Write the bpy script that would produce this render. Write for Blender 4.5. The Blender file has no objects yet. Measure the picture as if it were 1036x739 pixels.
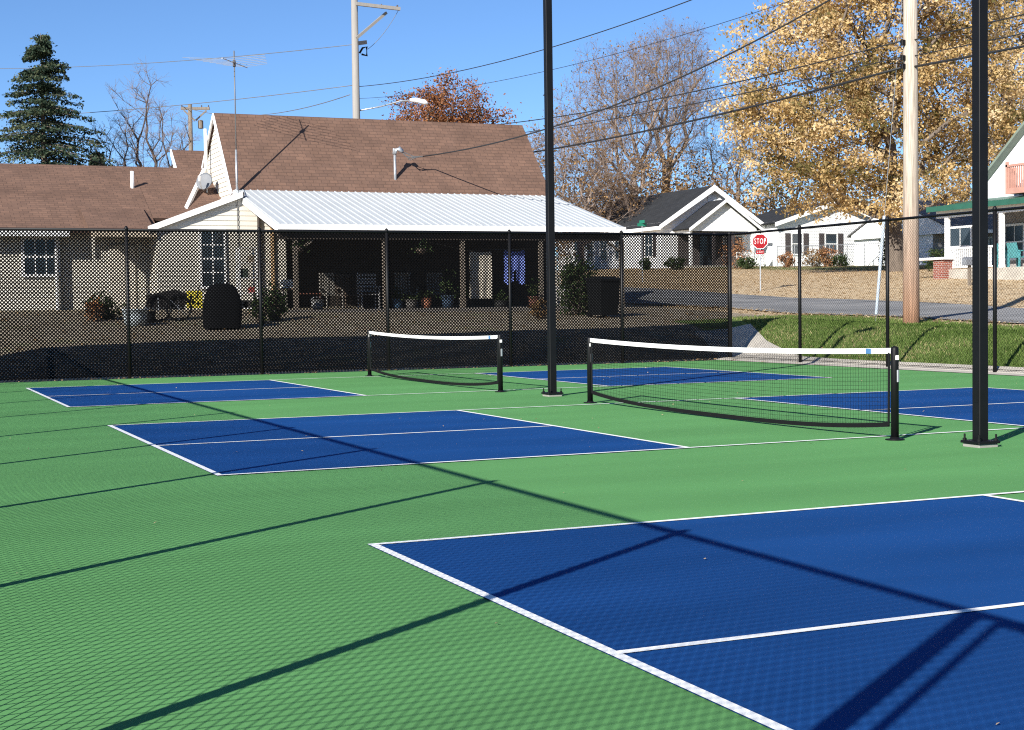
import bpy, math, random
import numpy as np
from mathutils import Vector, Matrix
random.seed(7)
RNG = np.random.default_rng(11)
scene = bpy.context.scene
COL = scene.collection

# ------------------------------------------------------------------ camera
CF = 1493.03                                    # focal length in photo pixels (photo 1036 wide)
CR = Vector((0.91572378, -0.4015783, -0.01359544))
CU = Vector((0.02853131, 0.03123557, 0.99910475))
CW = Vector((0.40079412, 0.91529187, -0.04006071))
CC = Vector((-2.65365, -12.21477, 1.38655))
cam_data = bpy.data.cameras.new("camera")
cam_data.sensor_width = 36.0
cam_data.lens = CF / 1036.0 * 36.0
cam_data.clip_start = 0.05
cam_data.clip_end = 3000
cam = bpy.data.objects.new("camera", cam_data)
COL.objects.link(cam)
cam.matrix_world = Matrix((
    (CR.x, CU.x, -CW.x, CC.x), (CR.y, CU.y, -CW.y, CC.y), (CR.z, CU.z, -CW.z, CC.z), (0, 0, 0, 1)))
scene.camera = cam

# ------------------------------------------------------------------ sky, sun, exposure
SUN_EL = math.radians(27.9)
SUN_H = Vector((0.807, 0.59, 0)).normalized()   # horizontal direction the light travels
world = bpy.data.worlds.new("World")
scene.world = world
world.use_nodes = True
wn = world.node_tree.nodes
wl = world.node_tree.links
wn.clear()
w_out = wn.new("ShaderNodeOutputWorld")
w_bg = wn.new("ShaderNodeBackground")
w_sky = wn.new("ShaderNodeTexSky")
w_sky.sky_type = 'NISHITA'
w_sky.sun_disc = False
w_sky.sun_elevation = SUN_EL
w_sky.sun_rotation = math.atan2(-SUN_H.x, -SUN_H.y) % (2 * math.pi)
w_sky.altitude = 2500
w_sky.air_density = 1.0
w_sky.dust_density = 0.0
w_sky.ozone_density = 6.8
w_bg.inputs["Strength"].default_value = 0.078
wl.new(w_sky.outputs[0], w_bg.inputs[0])
wl.new(w_bg.outputs[0], w_out.inputs[0])
sun_data = bpy.data.lights.new("sun", 'SUN')
sun_data.energy = 5.0
sun_data.angle = math.radians(0.42)
sun_data.color = (1.0, 0.95, 0.87)
sun = bpy.data.objects.new("sun", sun_data)
COL.objects.link(sun)
sd = Vector((SUN_H.x * math.cos(SUN_EL), SUN_H.y * math.cos(SUN_EL), -math.sin(SUN_EL)))
sun.rotation_euler = sd.to_track_quat('-Z', 'Y').to_euler()
sun.location = (-30, -20, 30)
vs = scene.view_settings
vs.view_transform = 'Standard'
vs.look = 'None'
vs.exposure = 0.95
vs.gamma = 1.0
vs.use_curve_mapping = False
scene.cycles.use_denoising = False
scene.cycles.filter_width = 1.15
scene.cycles.sample_clamp_indirect = 4.0

# ------------------------------------------------------------------ helpers
def at(px, py, d):
    """World point seen at photo pixel (px, py) at depth d metres."""
    return CC + d * (CW + CR * ((px - 518.0) / CF) - CU * ((py - 369.5) / CF))

def at_y(px, py, Y):
    v = CW + CR * ((px - 518.0) / CF) - CU * ((py - 369.5) / CF)
    return CC + v * ((Y - CC.y) / v.y)

def at_x(px, py, X):
    v = CW + CR * ((px - 518.0) / CF) - CU * ((py - 369.5) / CF)
    return CC + v * ((X - CC.x) / v.x)

def tag(o, label=None, cat=None, group=None, kind=None):
    if label: o["label"] = label
    if cat: o["category"] = cat
    if group: o["group"] = group
    if kind: o["kind"] = kind
    return o

def empty(name, loc, label=None, cat=None, group=None, rz=0.0):
    o = bpy.data.objects.new(name, None)
    o.empty_display_size = 0.2
    o.location = loc
    o.rotation_euler = (0, 0, rz)
    COL.objects.link(o)
    tag(o, label, cat, group)
    return o

def kids(o):
    return [c for c in bpy.data.objects if c.parent is o]

def copy_tree(o, parent=None):
    c = o.copy()
    COL.objects.link(c)
    if parent is not None:
        c.parent = parent
    for k in kids(o):
        copy_tree(k, c)
    return c

class MB:
    """Collects shapes; build() links them as ONE mesh object (world coordinates kept under the parent)."""
    def __init__(s):
        s.v = []; s.f = []
    def add(s, vs, fs):
        n = len(s.v)
        s.v += [tuple(p) for p in vs]
        s.f += [tuple(i + n for i in f) for f in fs]
        return s
    def box(s, x0, x1, y0, y1, z0, z1):
        return s.add([(x0, y0, z0), (x1, y0, z0), (x1, y1, z0), (x0, y1, z0), (x0, y0, z1), (x1, y0, z1), (x1, y1, z1), (x0, y1, z1)],
                     [(0, 3, 2, 1), (4, 5, 6, 7), (0, 1, 5, 4), (1, 2, 6, 5), (2, 3, 7, 6), (3, 0, 4, 7)])
    def bbox(s, x0, x1, y0, y1, z0, z1, b=0.02):
        """box with chamfered vertical and top edges"""
        pl = [(x0 + b, y0), (x1 - b, y0), (x1, y0 + b), (x1, y1 - b), (x1 - b, y1), (x0 + b, y1), (x0, y1 - b), (x0, y0 + b)]
        cx, cy = (x0 + x1) / 2, (y0 + y1) / 2
        def ins(p): return (p[0] - math.copysign(b, p[0] - cx), p[1] - math.copysign(b, p[1] - cy))
        v = [(x, y, z0) for x, y in pl] + [(x, y, z1 - b) for x, y in pl] + [(*ins(p), z1) for p in pl]
        f = [tuple(range(7, -1, -1)), tuple(range(16, 24))]
        for k in (0, 8):
            for i in range(8):
                j = (i + 1) % 8
                f.append((k + i, k + j, k + j + 8, k + i + 8))
        return s.add(v, f)
    def beam(s, p0, p1, w, h, up=(0, 0, 1)):
        p0, p1 = Vector(p0), Vector(p1)
        d = (p1 - p0).normalized()
        u = Vector(up)
        r = d.cross(u)
        if r.length < 1e-4: r = d.cross(Vector((0, 1, 0)))
        r.normalize(); u = r.cross(d)
        r *= w / 2; u *= h / 2
        return s.add([p0 - r - u, p0 + r - u, p0 + r + u, p0 - r + u, p1 - r - u, p1 + r - u, p1 + r + u, p1 - r + u],
                     [(0, 3, 2, 1), (4, 5, 6, 7), (0, 1, 5, 4), (1, 2, 6, 5), (2, 3, 7, 6), (3, 0, 4, 7)])
    def tube(s, pts, rad, n=8, cap=True):
        pts = [Vector(p) for p in pts]
        if not hasattr(rad, '__len__'): rad = [rad] * len(pts)
        rings = []
        ref = None
        for i, p in enumerate(pts):
            d = (pts[min(i + 1, len(pts) - 1)] - pts[max(i - 1, 0)])
            d.normalize()
            if ref is None:
                ref = Vector((0, 0, 1)) if abs(d.z) < 0.9 else Vector((1, 0, 0))
            a = d.cross(ref); a.normalize(); b = a.cross(d)
            rings.append([p + (a * math.cos(t) + b * math.sin(t)) * rad[i] for t in [2 * math.pi * k / n for k in range(n)]])
        v = [q for r in rings for q in r]
        f = []
        for i in range(len(pts) - 1):
            for k in range(n):
                k2 = (k + 1) % n
                f.append((i * n + k, i * n + k2, (i + 1) * n + k2, (i + 1) * n + k))
        if cap:
            f.append(tuple(range(n))); f.append(tuple((len(pts) - 1) * n + k for k in range(n - 1, -1, -1)))
        return s.add(v, f)
    def lathe(s, c, prof, n=16, axis='z', sx=1.0, sy=1.0):
        v = []; f = []
        for r, z in prof:
            for k in range(n):
                t = 2 * math.pi * k / n
                a, b = r * math.cos(t) * sx, r * math.sin(t) * sy
                if axis == 'z': v.append((c[0] + a, c[1] + b, c[2] + z))
                elif axis == 'y': v.append((c[0] + a, c[1] + z, c[2] + b))
                else: v.append((c[0] + z, c[1] + a, c[2] + b))
        m = len(prof)
        for i in range(m - 1):
            for k in range(n):
                k2 = (k + 1) % n
                f.append((i * n + k, i * n + k2, (i + 1) * n + k2, (i + 1) * n + k))
        f.append(tuple(range(n - 1, -1, -1))); f.append(tuple((m - 1) * n + k for k in range(n)))
        return s.add(v, f)
    def prism(s, poly, off):
        """polygon (3D points) extruded by vector off"""
        n = len(poly); off = Vector(off)
        a = [Vector(p) for p in poly]; b = [p + off for p in a]
        f = [tuple(range(n)), tuple(range(2 * n - 1, n - 1, -1))]
        for i in range(n):
            j = (i + 1) % n
            f.append((i, i + n, j + n, j))
        return s.add(a + b, f)
    def build(s, name, mat, parent=None, smooth=False, uv=None, cls=True):
        me = bpy.data.meshes.new(name)
        inv = None
        if parent is not None:
            inv = (chain_matrix(parent)).inverted()
        vv = [tuple(inv @ Vector(p)) for p in s.v] if inv is not None else s.v
        me.from_pydata(vv, [], s.f)
        me.materials.append(mat)
        if uv is not None:
            o, e1, e2 = [Vector(q) for q in uv]
            lay = me.uv_layers.new(name="UVMap")
            for lp in me.loops:
                d = Vector(s.v[lp.vertex_index]) - o
                lay.data[lp.index].uv = (d.dot(e1), d.dot(e2))
        import bmesh
        bm = bmesh.new(); bm.from_mesh(me)
        bmesh.ops.recalc_face_normals(bm, faces=bm.faces)
        bm.to_mesh(me); bm.free()
        if smooth:
            me.shade_smooth() if hasattr(me, 'shade_smooth') else None
        me.update()
        ob = bpy.data.objects.new(name, me)
        COL.objects.link(ob)
        if parent is not None: ob.parent = parent
        return ob

def chain_matrix(o):
    m = Matrix.Translation(o.location) @ o.rotation_euler.to_matrix().to_4x4()
    return (chain_matrix(o.parent) @ m) if o.parent else m

def fastmesh(name, verts, quads, mat, parent=None, tint=None, attr="tint"):
    verts = np.asarray(verts, dtype=np.float32)
    quads = np.asarray(quads, dtype=np.int32)
    if parent is not None:
        mi = np.array(chain_matrix(parent).inverted())
        verts = (verts @ mi[:3, :3].T + mi[:3, 3]).astype(np.float32)
    k = quads.shape[1]
    me = bpy.data.meshes.new(name)
    me.vertices.add(len(verts)); me.vertices.foreach_set("co", verts.ravel())
    me.loops.add(quads.size); me.loops.foreach_set("vertex_index", quads.ravel())
    me.polygons.add(len(quads)); me.polygons.foreach_set("loop_start", np.arange(0, quads.size, k, dtype=np.int32))
    me.update(calc_edges=True)
    if tint is not None:
        a = me.attributes.new(attr, 'FLOAT', 'FACE')
        a.data.foreach_set("value", np.asarray(tint, dtype=np.float32))
    me.materials.append(mat)
    ob = bpy.data.objects.new(name, me)
    COL.objects.link(ob)
    if parent is not None: ob.parent = parent
    return ob

def tubes_np(P0, P1, R0, R1, n=3):
    """many straight tapered tubes -> verts, quads"""
    P0 = np.asarray(P0, float); P1 = np.asarray(P1, float)
    d = P1 - P0; L = np.linalg.norm(d, axis=1, keepdims=True) + 1e-9; d = d / L
    ref = np.where(np.abs(d[:, 2:3]) < 0.9, np.array([[0, 0, 1.0]]), np.array([[1.0, 0, 0]]))
    a = np.cross(d, ref); a /= np.linalg.norm(a, axis=1, keepdims=True); b = np.cross(a, d)
    m = len(P0)
    V = np.zeros((m, 2 * n, 3))
    for k in range(n):
        t = 2 * math.pi * k / n
        o = a * math.cos(t) + b * math.sin(t)
        V[:, k] = P0 + o * np.asarray(R0).reshape(-1, 1)
        V[:, n + k] = P1 + o * np.asarray(R1).reshape(-1, 1)
    base = (np.arange(m) * 2 * n)[:, None]
    Q = [np.concatenate([base + k, base + (k + 1) % n, base + n + (k + 1) % n, base + n + k], 1) for k in range(n)]
    return V.reshape(-1, 3), np.concatenate(Q, 0)

# ------------------------------------------------------------------ materials
MATS = {}
def mat(name, col, rough=0.7, var=0.12, scale=4.0, bump=0.0, bscale=60.0, metal=0.0, col2=None, detail=4.0, spec=0.5, coord="Object", stretch=None, thresh=None):
    if name in MATS: return MATS[name]
    m = bpy.data.materials.new(name); m.use_nodes = True
    N = m.node_tree.nodes; Lk = m.node_tree.links
    b = N["Principled BSDF"]
    b.inputs["Roughness"].default_value = rough
    b.inputs["Metallic"].default_value = metal
    b.inputs["Specular IOR Level"].default_value = spec
    tc = N.new("ShaderNodeTexCoord")
    src = tc.outputs[coord]
    if stretch:
        mp = N.new("ShaderNodeMapping"); mp.inputs["Scale"].default_value = stretch
        Lk.new(src, mp.inputs[0]); src = mp.outputs[0]
    nz = N.new("ShaderNodeTexNoise"); nz.inputs["Scale"].default_value = scale; nz.inputs["Detail"].default_value = detail
    Lk.new(src, nz.inputs["Vector"])
    rp = N.new("ShaderNodeValToRGB")
    lo = [c * (1 - var) for c in col]; hi = [c * (1 + var) for c in (col2 or col)]
    t = thresh or (0.3, 0.7)
    rp.color_ramp.elements[0].position = t[0]; rp.color_ramp.elements[1].position = t[1]
    rp.color_ramp.elements[0].color = (*lo, 1); rp.color_ramp.elements[1].color = (*[min(c, .95) for c in hi], 1)
    Lk.new(nz.outputs[0], rp.inputs[0]); Lk.new(rp.outputs[0], b.inputs["Base Color"])
    if bump > 0:
        n2 = N.new("ShaderNodeTexNoise"); n2.inputs["Scale"].default_value = bscale; n2.inputs["Detail"].default_value = 3
        Lk.new(src, n2.inputs["Vector"])
        bp = N.new("ShaderNodeBump"); bp.inputs["Strength"].default_value = bump; bp.inputs["Distance"].default_value = 0.02
        Lk.new(n2.outputs[0], bp.inputs["Height"]); Lk.new(bp.outputs[0], b.inputs["Normal"])
    MATS[name] = m
    return m

def shingle_mat(name, c1, c2, cm, bw=0.32, rh=0.15, mortar=0.012):
    m = bpy.data.materials.new(name); m.use_nodes = True
    N = m.node_tree.nodes; Lk = m.node_tree.links; b = N["Principled BSDF"]
    b.inputs["Roughness"].default_value = 0.9; b.inputs["Specular IOR Level"].default_value = 0.2
    uv = N.new("ShaderNodeUVMap"); uv.uv_map = "UVMap"
    br = N.new("ShaderNodeTexBrick")
    br.offset = 0.37; br.inputs["Scale"].default_value = 1.0
    br.inputs["Brick Width"].default_value = bw; br.inputs["Row Height"].default_value = rh
    br.inputs["Mortar Size"].default_value = mortar; br.inputs["Mortar Smooth"].default_value = 0.3
    br.inputs["Bias"].default_value = 0.0
    br.inputs["Color1"].default_value = (*c1, 1); br.inputs["Color2"].default_value = (*c2, 1); br.inputs["Mortar"].default_value = (*cm, 1)
    Lk.new(uv.outputs[0], br.inputs["Vector"])
    nz = N.new("ShaderNodeTexNoise"); nz.inputs["Scale"].default_value = 0.9; nz.inputs["Detail"].default_value = 6; nz.inputs["Roughness"].default_value = 0.7
    Lk.new(uv.outputs[0], nz.inputs["Vector"])
    rp = N.new("ShaderNodeMapRange"); rp.inputs["From Min"].default_value = .3; rp.inputs["From Max"].default_value = .7
    rp.inputs["To Min"].default_value = .8; rp.inputs["To Max"].default_value = 1.2
    Lk.new(nz.outputs[0], rp.inputs[0])
    mx = N.new("ShaderNodeVectorMath"); mx.operation = 'SCALE'
    Lk.new(br.outputs["Color"], mx.inputs[0]); Lk.new(rp.outputs[0], mx.inputs["Scale"])
    Lk.new(mx.outputs[0], b.inputs["Base Color"])
    bp = N.new("ShaderNodeBump"); bp.inputs["Strength"].default_value = 0.4; bp.inputs["Distance"].default_value = 0.02
    inv = N.new("ShaderNodeMath"); inv.operation = 'SUBTRACT'; inv.inputs[0].default_value = 1
    Lk.new(br.outputs["Fac"], inv.inputs[1]); Lk.new(inv.outputs[0], bp.inputs["Height"]); Lk.new(bp.outputs[0], b.inputs["Normal"])
    return m

def leaf_mat(name, stops, transl=0.35):
    m = bpy.data.materials.new(name); m.use_nodes = True
    N = m.node_tree.nodes; Lk = m.node_tree.links; N.clear()
    out = N.new("ShaderNodeOutputMaterial")
    at_ = N.new("ShaderNodeAttribute"); at_.attribute_name = "tint"
    rp = N.new("ShaderNodeValToRGB")
    els = rp.color_ramp.elements
    while len(els) < len(stops): els.new(0.5)
    for e, (p, c) in zip(els, stops): e.position = p; e.color = (*c, 1)
    Lk.new(at_.outputs["Fac"], rp.inputs[0])
    d = N.new("ShaderNodeBsdfDiffuse"); t = N.new("ShaderNodeBsdfTranslucent"); mx = N.new("ShaderNodeMixShader")
    mx.inputs[0].default_value = transl
    Lk.new(rp.outputs[0], d.inputs[0]); Lk.new(rp.outputs[0], t.inputs[0])
    Lk.new(d.outputs[0], mx.inputs[1]); Lk.new(t.outputs[0], mx.inputs[2]); Lk.new(mx.outputs[0], out.inputs[0])
    return m

M_GREEN = mat("court green acrylic", (.095, .250, .088), .8, .07, .6, .15, 260, col2=(.101, .266, .094), spec=.03, detail=9, stretch=(.35, 1.6, 1))
M_BLUE = mat("court blue acrylic", (.0088, .051, .180), .8, .09, .7, .15, 260, col2=(.0105, .057, .198), spec=.03, detail=9, stretch=(.35, 1.6, 1))
M_LINE = mat("court white line paint", (.78, .79, .78), .7, .04, 8, .05, 200, spec=.2)
M_BLACK = mat("black powder coat", (.005, .005, .006), .5, .15, 6, spec=.22)
M_VINYL = mat("black vinyl wire", (.0035, .0035, .004), .7, .1, 6, spec=.03)
M_NET = mat("black net cord", (.006, .006, .007), .8, .1, 6, spec=.15)
M_TAPE = mat("white vinyl net tape", (.80, .80, .78), .55, .04, 12)
M_CREAM = mat("cream vinyl siding", (.61, .575, .495), .55, .04, 1.5)
M_WHITE = mat("white painted siding", (.78, .79, .80), .5, .04, 1.5)
M_TRIM = mat("white trim paint", (.80, .80, .79), .45, .04, 3)
M_ROOFM = mat("white ribbed metal roofing", (.40, .43, .45), .5, .05, 1.2, spec=.3)
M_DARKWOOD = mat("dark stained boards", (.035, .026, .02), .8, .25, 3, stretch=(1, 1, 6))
M_WOOD = mat("weathered post wood", (.17, .14, .11), .85, .25, 6, stretch=(6, 6, .6))
M_POLEW = mat("utility pole wood", (.32, .26, .195), .85, .22, 5, .4, 30, col2=(.46, .39, .31), stretch=(9, 9, .3))
def pole_gradient(m):
    N = m.node_tree.nodes; Lk = m.node_tree.links; b = N["Principled BSDF"]; src = b.inputs["Base Color"].links[0].from_socket
    g = N.new("ShaderNodeNewGeometry"); sp = N.new("ShaderNodeSeparateXYZ"); Lk.new(g.outputs["Position"], sp.inputs[0])
    mr = N.new("ShaderNodeMapRange"); mr.inputs["From Min"].default_value = 1.0; mr.inputs["From Max"].default_value = 4.8; Lk.new(sp.outputs[2], mr.inputs[0])
    rp = N.new("ShaderNodeValToRGB"); rp.color_ramp.elements[0].color = (.62, .40, .30, 1); rp.color_ramp.elements[1].color = (.98, 1.0, 1.04, 1); Lk.new(mr.outputs[0], rp.inputs[0])
    mx = N.new("ShaderNodeMix"); mx.data_type = 'RGBA'; mx.blend_type = 'MULTIPLY'; mx.inputs[0].default_value = 1
    Lk.new(src, mx.inputs[6]); Lk.new(rp.outputs[0], mx.inputs[7]); Lk.new(mx.outputs[2], b.inputs["Base Color"])
pole_gradient(M_POLEW)
M_POLEB = mat("weathered pale pole", (.25, .235, .215), .85, .1, 5, stretch=(8, 8, .35))
M_GLASS = mat("window glass", (.03, .04, .05), .08, .2, 2, spec=.8)
M_CONC = mat("pale concrete", (.40, .37, .32), .85, .15, 3, .3, 40)
M_ASPH = mat("old grey asphalt", (.20, .205, .21), .9, .2, .5, .4, 60, col2=(.225, .225, .225), detail=10, spec=.2)
M_GALV = mat("galvanised steel", (.42, .44, .46), .4, .15, 9, metal=.6)
M_BARK = mat("grey brown bark", (.12, .095, .075), .9, .3, 3, stretch=(4, 4, .8))
M_BARKL = mat("pale bare bark", (.23, .18, .15), .9, .3, 3)
M_TWIG = mat("bare twigs", (.20, .145, .115), .9, .2, 2)
M_WIRE = mat("black cable", (.015, .015, .016), .6, .1, 5)
M_WIREG = mat("grey bare conductor", (.12, .12, .12), .5, .1, 5)
M_SHUT = mat("dark shutters", (.06, .05, .05), .6, .1, 5)
M_BRICK = None

S_BROWN = shingle_mat("brown asphalt shingles", (.155, .092, .066), (.122, .074, .055), (.088, .055, .042), .27, .15, .010)
S_BLACK = shingle_mat("black asphalt shingles", (.022, .024, .028), (.030, .032, .036), (.012, .013, .014))
S_BRICK = shingle_mat("red brick", (.28, .09, .06), (.20, .06, .045), (.35, .3, .27), .2, .075, .01)

# ------------------------------------------------------------------ terrain height
CTRL = np.array([
    (0, 21.5, .55), (9, 21.3, .70), (15, 21.2, .78), (20, 21.1, .95), (-6, 21.5, .5), (-14, 22, .5), (-30, 20, .4),
    (5.3, 23.6, .90), (0, 24, .9), (12, 24, 1.0), (1, 33, 1.42), (-8, 33, 1.45), (8.7, 28.3, 1.30), (19, 28.3, 1.22), (8, 36, 1.5), (18, 36, 1.5), (0, 45, 1.9),
    (22, 14.4, .77), (22, 19.3, .945), (22, 24, 1.02), (22, 27.5, 1.2), (22, 35, 1.4), (22, 5, .55), (22, -10, .35), (22, -25, .2),
    (29, 22, 1.06), (29, 28.2, 1.34), (29, 33.8, 1.5), (29, 38, 1.7), (29, 10, .8), (29, -10, .6), (29, -25, .5),
    (30.6, 38.7, 1.83), (24, 46, 2.0), (38.8, 35.1, 2.39), (38, 20, 2.0), (38, 0, 1.5), (45.3, 48.6, 2.87), (57.8, 70.4, 3.75), (49.7, 74, 3.85), (35, 52, 2.4), (20, 60, 2.6),
    (0, 80, 3), (-40, 60, 2), (100, 100, 5), (200, 200, 6), (-150, 150, 3), (0, 250, 6), (200, 0, 4), (-100, 0, 0), (0, -80, 0), (100, -60, 2), (-60, -60, -.2), (17, 0, .2), (18, -15, .1), (-4, 0, -.1), (-4, -15, -.1)], float)
def _fit():
    d = np.linalg.norm(CTRL[:, None, :2] - CTRL[None, :, :2], axis=2)
    A = np.zeros((len(CTRL) + 1,) * 2)
    A[:-1, :-1] = d + np.eye(len(CTRL)) * -0.3
    A[:-1, -1] = 1; A[-1, :-1] = 1
    return np.linalg.solve(A, np.append(CTRL[:, 2], 0))
TW = _fit()
PX0, PX1, PY0, PY1 = -3.3, 17.25, -40.0, 18.95
def zt_np(X, Y):
    X = np.asarray(X, float); Y = np.asarray(Y, float)
    sh = X.shape; x = X.ravel(); y = Y.ravel()
    d = np.sqrt((x[:, None] - CTRL[None, :, 0]) ** 2 + (y[:, None] - CTRL[None, :, 1]) ** 2)
    z = d @ TW[:-1] + TW[-1]
    dx = np.maximum(np.maximum(PX0 - x, x - PX1), 0); dy = np.maximum(np.maximum(PY0 - y, y - PY1), 0)
    t = np.clip(np.hypot(dx, dy) / 2.4, 0, 1)
    # the slope of the bank starts at once and eases out at the top
    t = 1 - (1 - t) ** 1.7
    z = z * t - 0.03 * (1 - t)
    return z.reshape(sh)
def zt(x, y): return float(zt_np(np.array([x]), np.array([y]))[0])
def ground(px, d):
    """point on the terrain in the photo column px at depth d"""
    v = CW + CR * ((px - 518.0) / CF)
    p = CC + v * d
    return Vector((p.x, p.y, zt(p.x, p.y)))

def axis(fine0, fine1, fs, lo, hi):
    a = list(np.arange(fine0, fine1 + 1e-6, fs)); s = fs
    while a[-1] < hi: s *= 1.18; a.append(a[-1] + s)
    s = fs
    while a[0] > lo: s *= 1.18; a.insert(0, a[0] - s)
    return np.array(a)
gx = axis(-6, 34, .45, -900, 1500); gy = axis(-6, 52, .45, -700, 1800)
GX, GY = np.meshgrid(gx, gy); GZ = zt_np(GX, GY)
nx, ny = len(gx), len(gy)
gq = (np.arange(ny - 1)[:, None] * nx + np.arange(nx - 1)[None, :]).reshape(-1, 1)
gq = np.concatenate([gq, gq + 1, gq + nx + 1, gq + nx], 1)

def ground_material():
    m = bpy.data.materials.new("grass and leaf litter"); m.use_nodes = True
    N = m.node_tree.nodes; Lk = m.node_tree.links; b = N["Principled BSDF"]
    b.inputs["Roughness"].default_value = .95; b.inputs["Specular IOR Level"].default_value = .15
    tc = N.new("ShaderNodeTexCoord")
    def noise(s, d=5, r=.6):
        n = N.new("ShaderNodeTexNoise"); n.inputs["Scale"].default_value = s; n.inputs["Detail"].default_value = d; n.inputs["Roughness"].default_value = r
        Lk.new(tc.outputs["Object"], n.inputs["Vector"]); return n.outputs[0]
    def ramp(f, c0, c1, p0=.35, p1=.65):
        r = N.new("ShaderNodeValToRGB"); r.color_ramp.elements[0].position = p0; r.color_ramp.elements[1].position = p1
        r.color_ramp.elements[0].color = (*c0, 1); r.color_ramp.elements[1].color = (*c1, 1); Lk.new(f, r.inputs[0]); return r.outputs[0]
    def mix(f, a, c):
        x = N.new("ShaderNodeMix"); x.data_type = 'RGBA'; Lk.new(f, x.inputs[0]); Lk.new(a, x.inputs[6]); Lk.new(c, x.inputs[7]); return x.outputs[2]
    green = ramp(noise(3.0), (.065, .105, .025), (.12, .18, .045))
    brown = ramp(noise(2.2, 8), (.18, .15, .11), (.38, .325, .245), .3, .7)
    tan = ramp(noise(2.5, 10, .8), (.42, .32, .20), (.55, .43, .28), .34, .66)
    a1 = N.new("ShaderNodeAttribute"); a1.attribute_name = "g_green"
    a2 = N.new("ShaderNodeAttribute"); a2.attribute_name = "g_tan"
    # ragged borders between the kinds of ground
    def ragged(a):
        ad = N.new("ShaderNodeMath"); ad.operation = 'ADD'; Lk.new(a.outputs["Fac"], ad.inputs[0])
        mr = N.new("ShaderNodeMapRange"); mr.inputs["To Min"].default_value = -.45; mr.inputs["To Max"].default_value = .45
        Lk.new(noise(1.1, 6, .7), mr.inputs[0]); Lk.new(mr.outputs[0], ad.inputs[1])
        st = N.new("ShaderNodeMapRange"); st.inputs["From Min"].default_value = .42; st.inputs["From Max"].default_value = .58
        Lk.new(ad.outputs[0], st.inputs[0]); return st.outputs[0]
    c = mix(ragged(a2), brown, tan); c = mix(ragged(a1), c, green)
    Lk.new(c, b.inputs["Base Color"])
    bp = N.new("ShaderNodeBump"); bp.inputs["Strength"].default_value = .5; bp.inputs["Distance"].default_value = .03
    Lk.new(noise(9, 6, .7), bp.inputs["Height"]); Lk.new(bp.outputs[0], b.inputs["Normal"])
    return m
M_GROUND = ground_material()
gr = fastmesh("ground", np.stack([GX.ravel(), GY.ravel(), GZ.ravel()], 1), gq, M_GROUND)
tag(gr, kind="structure")
def sstep(x, a, b):
    t = np.clip((x - a) / (b - a), 0, 1); return t * t * (3 - 2 * t)
x, y = GX.ravel(), GY.ravel()
g_green = sstep(x, 16.5, 17.5) * (1 - sstep(x, 20.6, 21.9)) * (1 - sstep(y, 21.5, 23.5))
g_green = np.maximum(g_green, .62 * sstep(x, 44, 48) * (sstep(y, 46, 52)))
g_green = np.maximum(g_green, .36 * (y > 19) * (x < 16))
g_tan = sstep(x, 20, 22)
for nme, val in (("g_green", g_green), ("g_tan", g_tan)):
    a = gr.data.attributes.new(nme, 'FLOAT', 'POINT'); a.data.foreach_set("value", val.astype(np.float32))
gr.data.polygons.foreach_set("use_smooth", np.ones(len(gr.data.polygons), bool))

def drape(name, x0, x1, y0, y1, step, off, m, kind="structure", shape=None):
    xs = np.linspace(x0, x1, max(2, int(round((x1 - x0) / step)) + 1)); ys = np.linspace(y0, y1, max(2, int(round((y1 - y0) / step)) + 1))
    X, Y = np.meshgrid(xs, ys)
    if shape: X, Y = shape(X, Y)
    Z = zt_np(X, Y) + off
    n_ = len(xs)
    q = (np.arange(len(ys) - 1)[:, None] * n_ + np.arange(n_ - 1)[None, :]).reshape(-1, 1)
    q = np.concatenate([q, q + 1, q + n_ + 1, q + n_], 1)
    o = fastmesh(name, np.stack([X.ravel(), Y.ravel(), Z.ravel()], 1), q, m)
    o.data.polygons.foreach_set("use_smooth", np.ones(len(o.data.polygons), bool))
    tag(o, kind=kind); return o
drape("street", 22.2, 29.0, -60, 51, .6, .035, M_ASPH)
drape("cross_street", -70, 22.2, 43, 51, .7, .040, M_ASPH, shape=lambda X, Y: (X, Y + .0 * X))

# ------------------------------------------------------------------ court surface and markings
L1, CWID, K2, XB = 4.572, 6.096, 8.839, 13.411
OFFS = (-10.109, 0.0, 9.95)
mb = MB(); mb.box(-3.1, 16.32, -24, 18.6, -.12, 0.0)
tag(mb.build("court_surface", M_GREEN), kind="structure")
for o_ in OFFS:
    mb = MB()
    for a, b_ in ((0, L1), (K2, XB)):
        mb.add([(a, o_, .004), (b_, o_, .004), (b_, o_ + CWID, .004), (a, o_ + CWID, .004)], [(0, 1, 2, 3)])
    tag(mb.build("court_blue_area", M_BLUE), kind="structure")
    mb = MB(); w = .052; z = .008
    def ln(x0, x1, y0, y1): mb.add([(x0, y0, z), (x1, y0, z), (x1, y1, z), (x0, y1, z)], [(0, 1, 2, 3)])
    for xx in (0, XB - w): ln(xx, xx + w, o_, o_ + CWID)
    for yy in (0, CWID - w): ln(w, XB - w, o_ + yy, o_ + yy + w)
    for xx in (L1 - w, K2): ln(xx, xx + w, o_ + w, o_ + CWID - w)
    for a, b_ in ((w, L1 - w), (K2 + w, XB - w)): ln(a, b_, o_ + CWID / 2 - w / 2, o_ + CWID / 2 + w / 2)
    tag(mb.build("court_lines", M_LINE), kind="structure")
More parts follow.
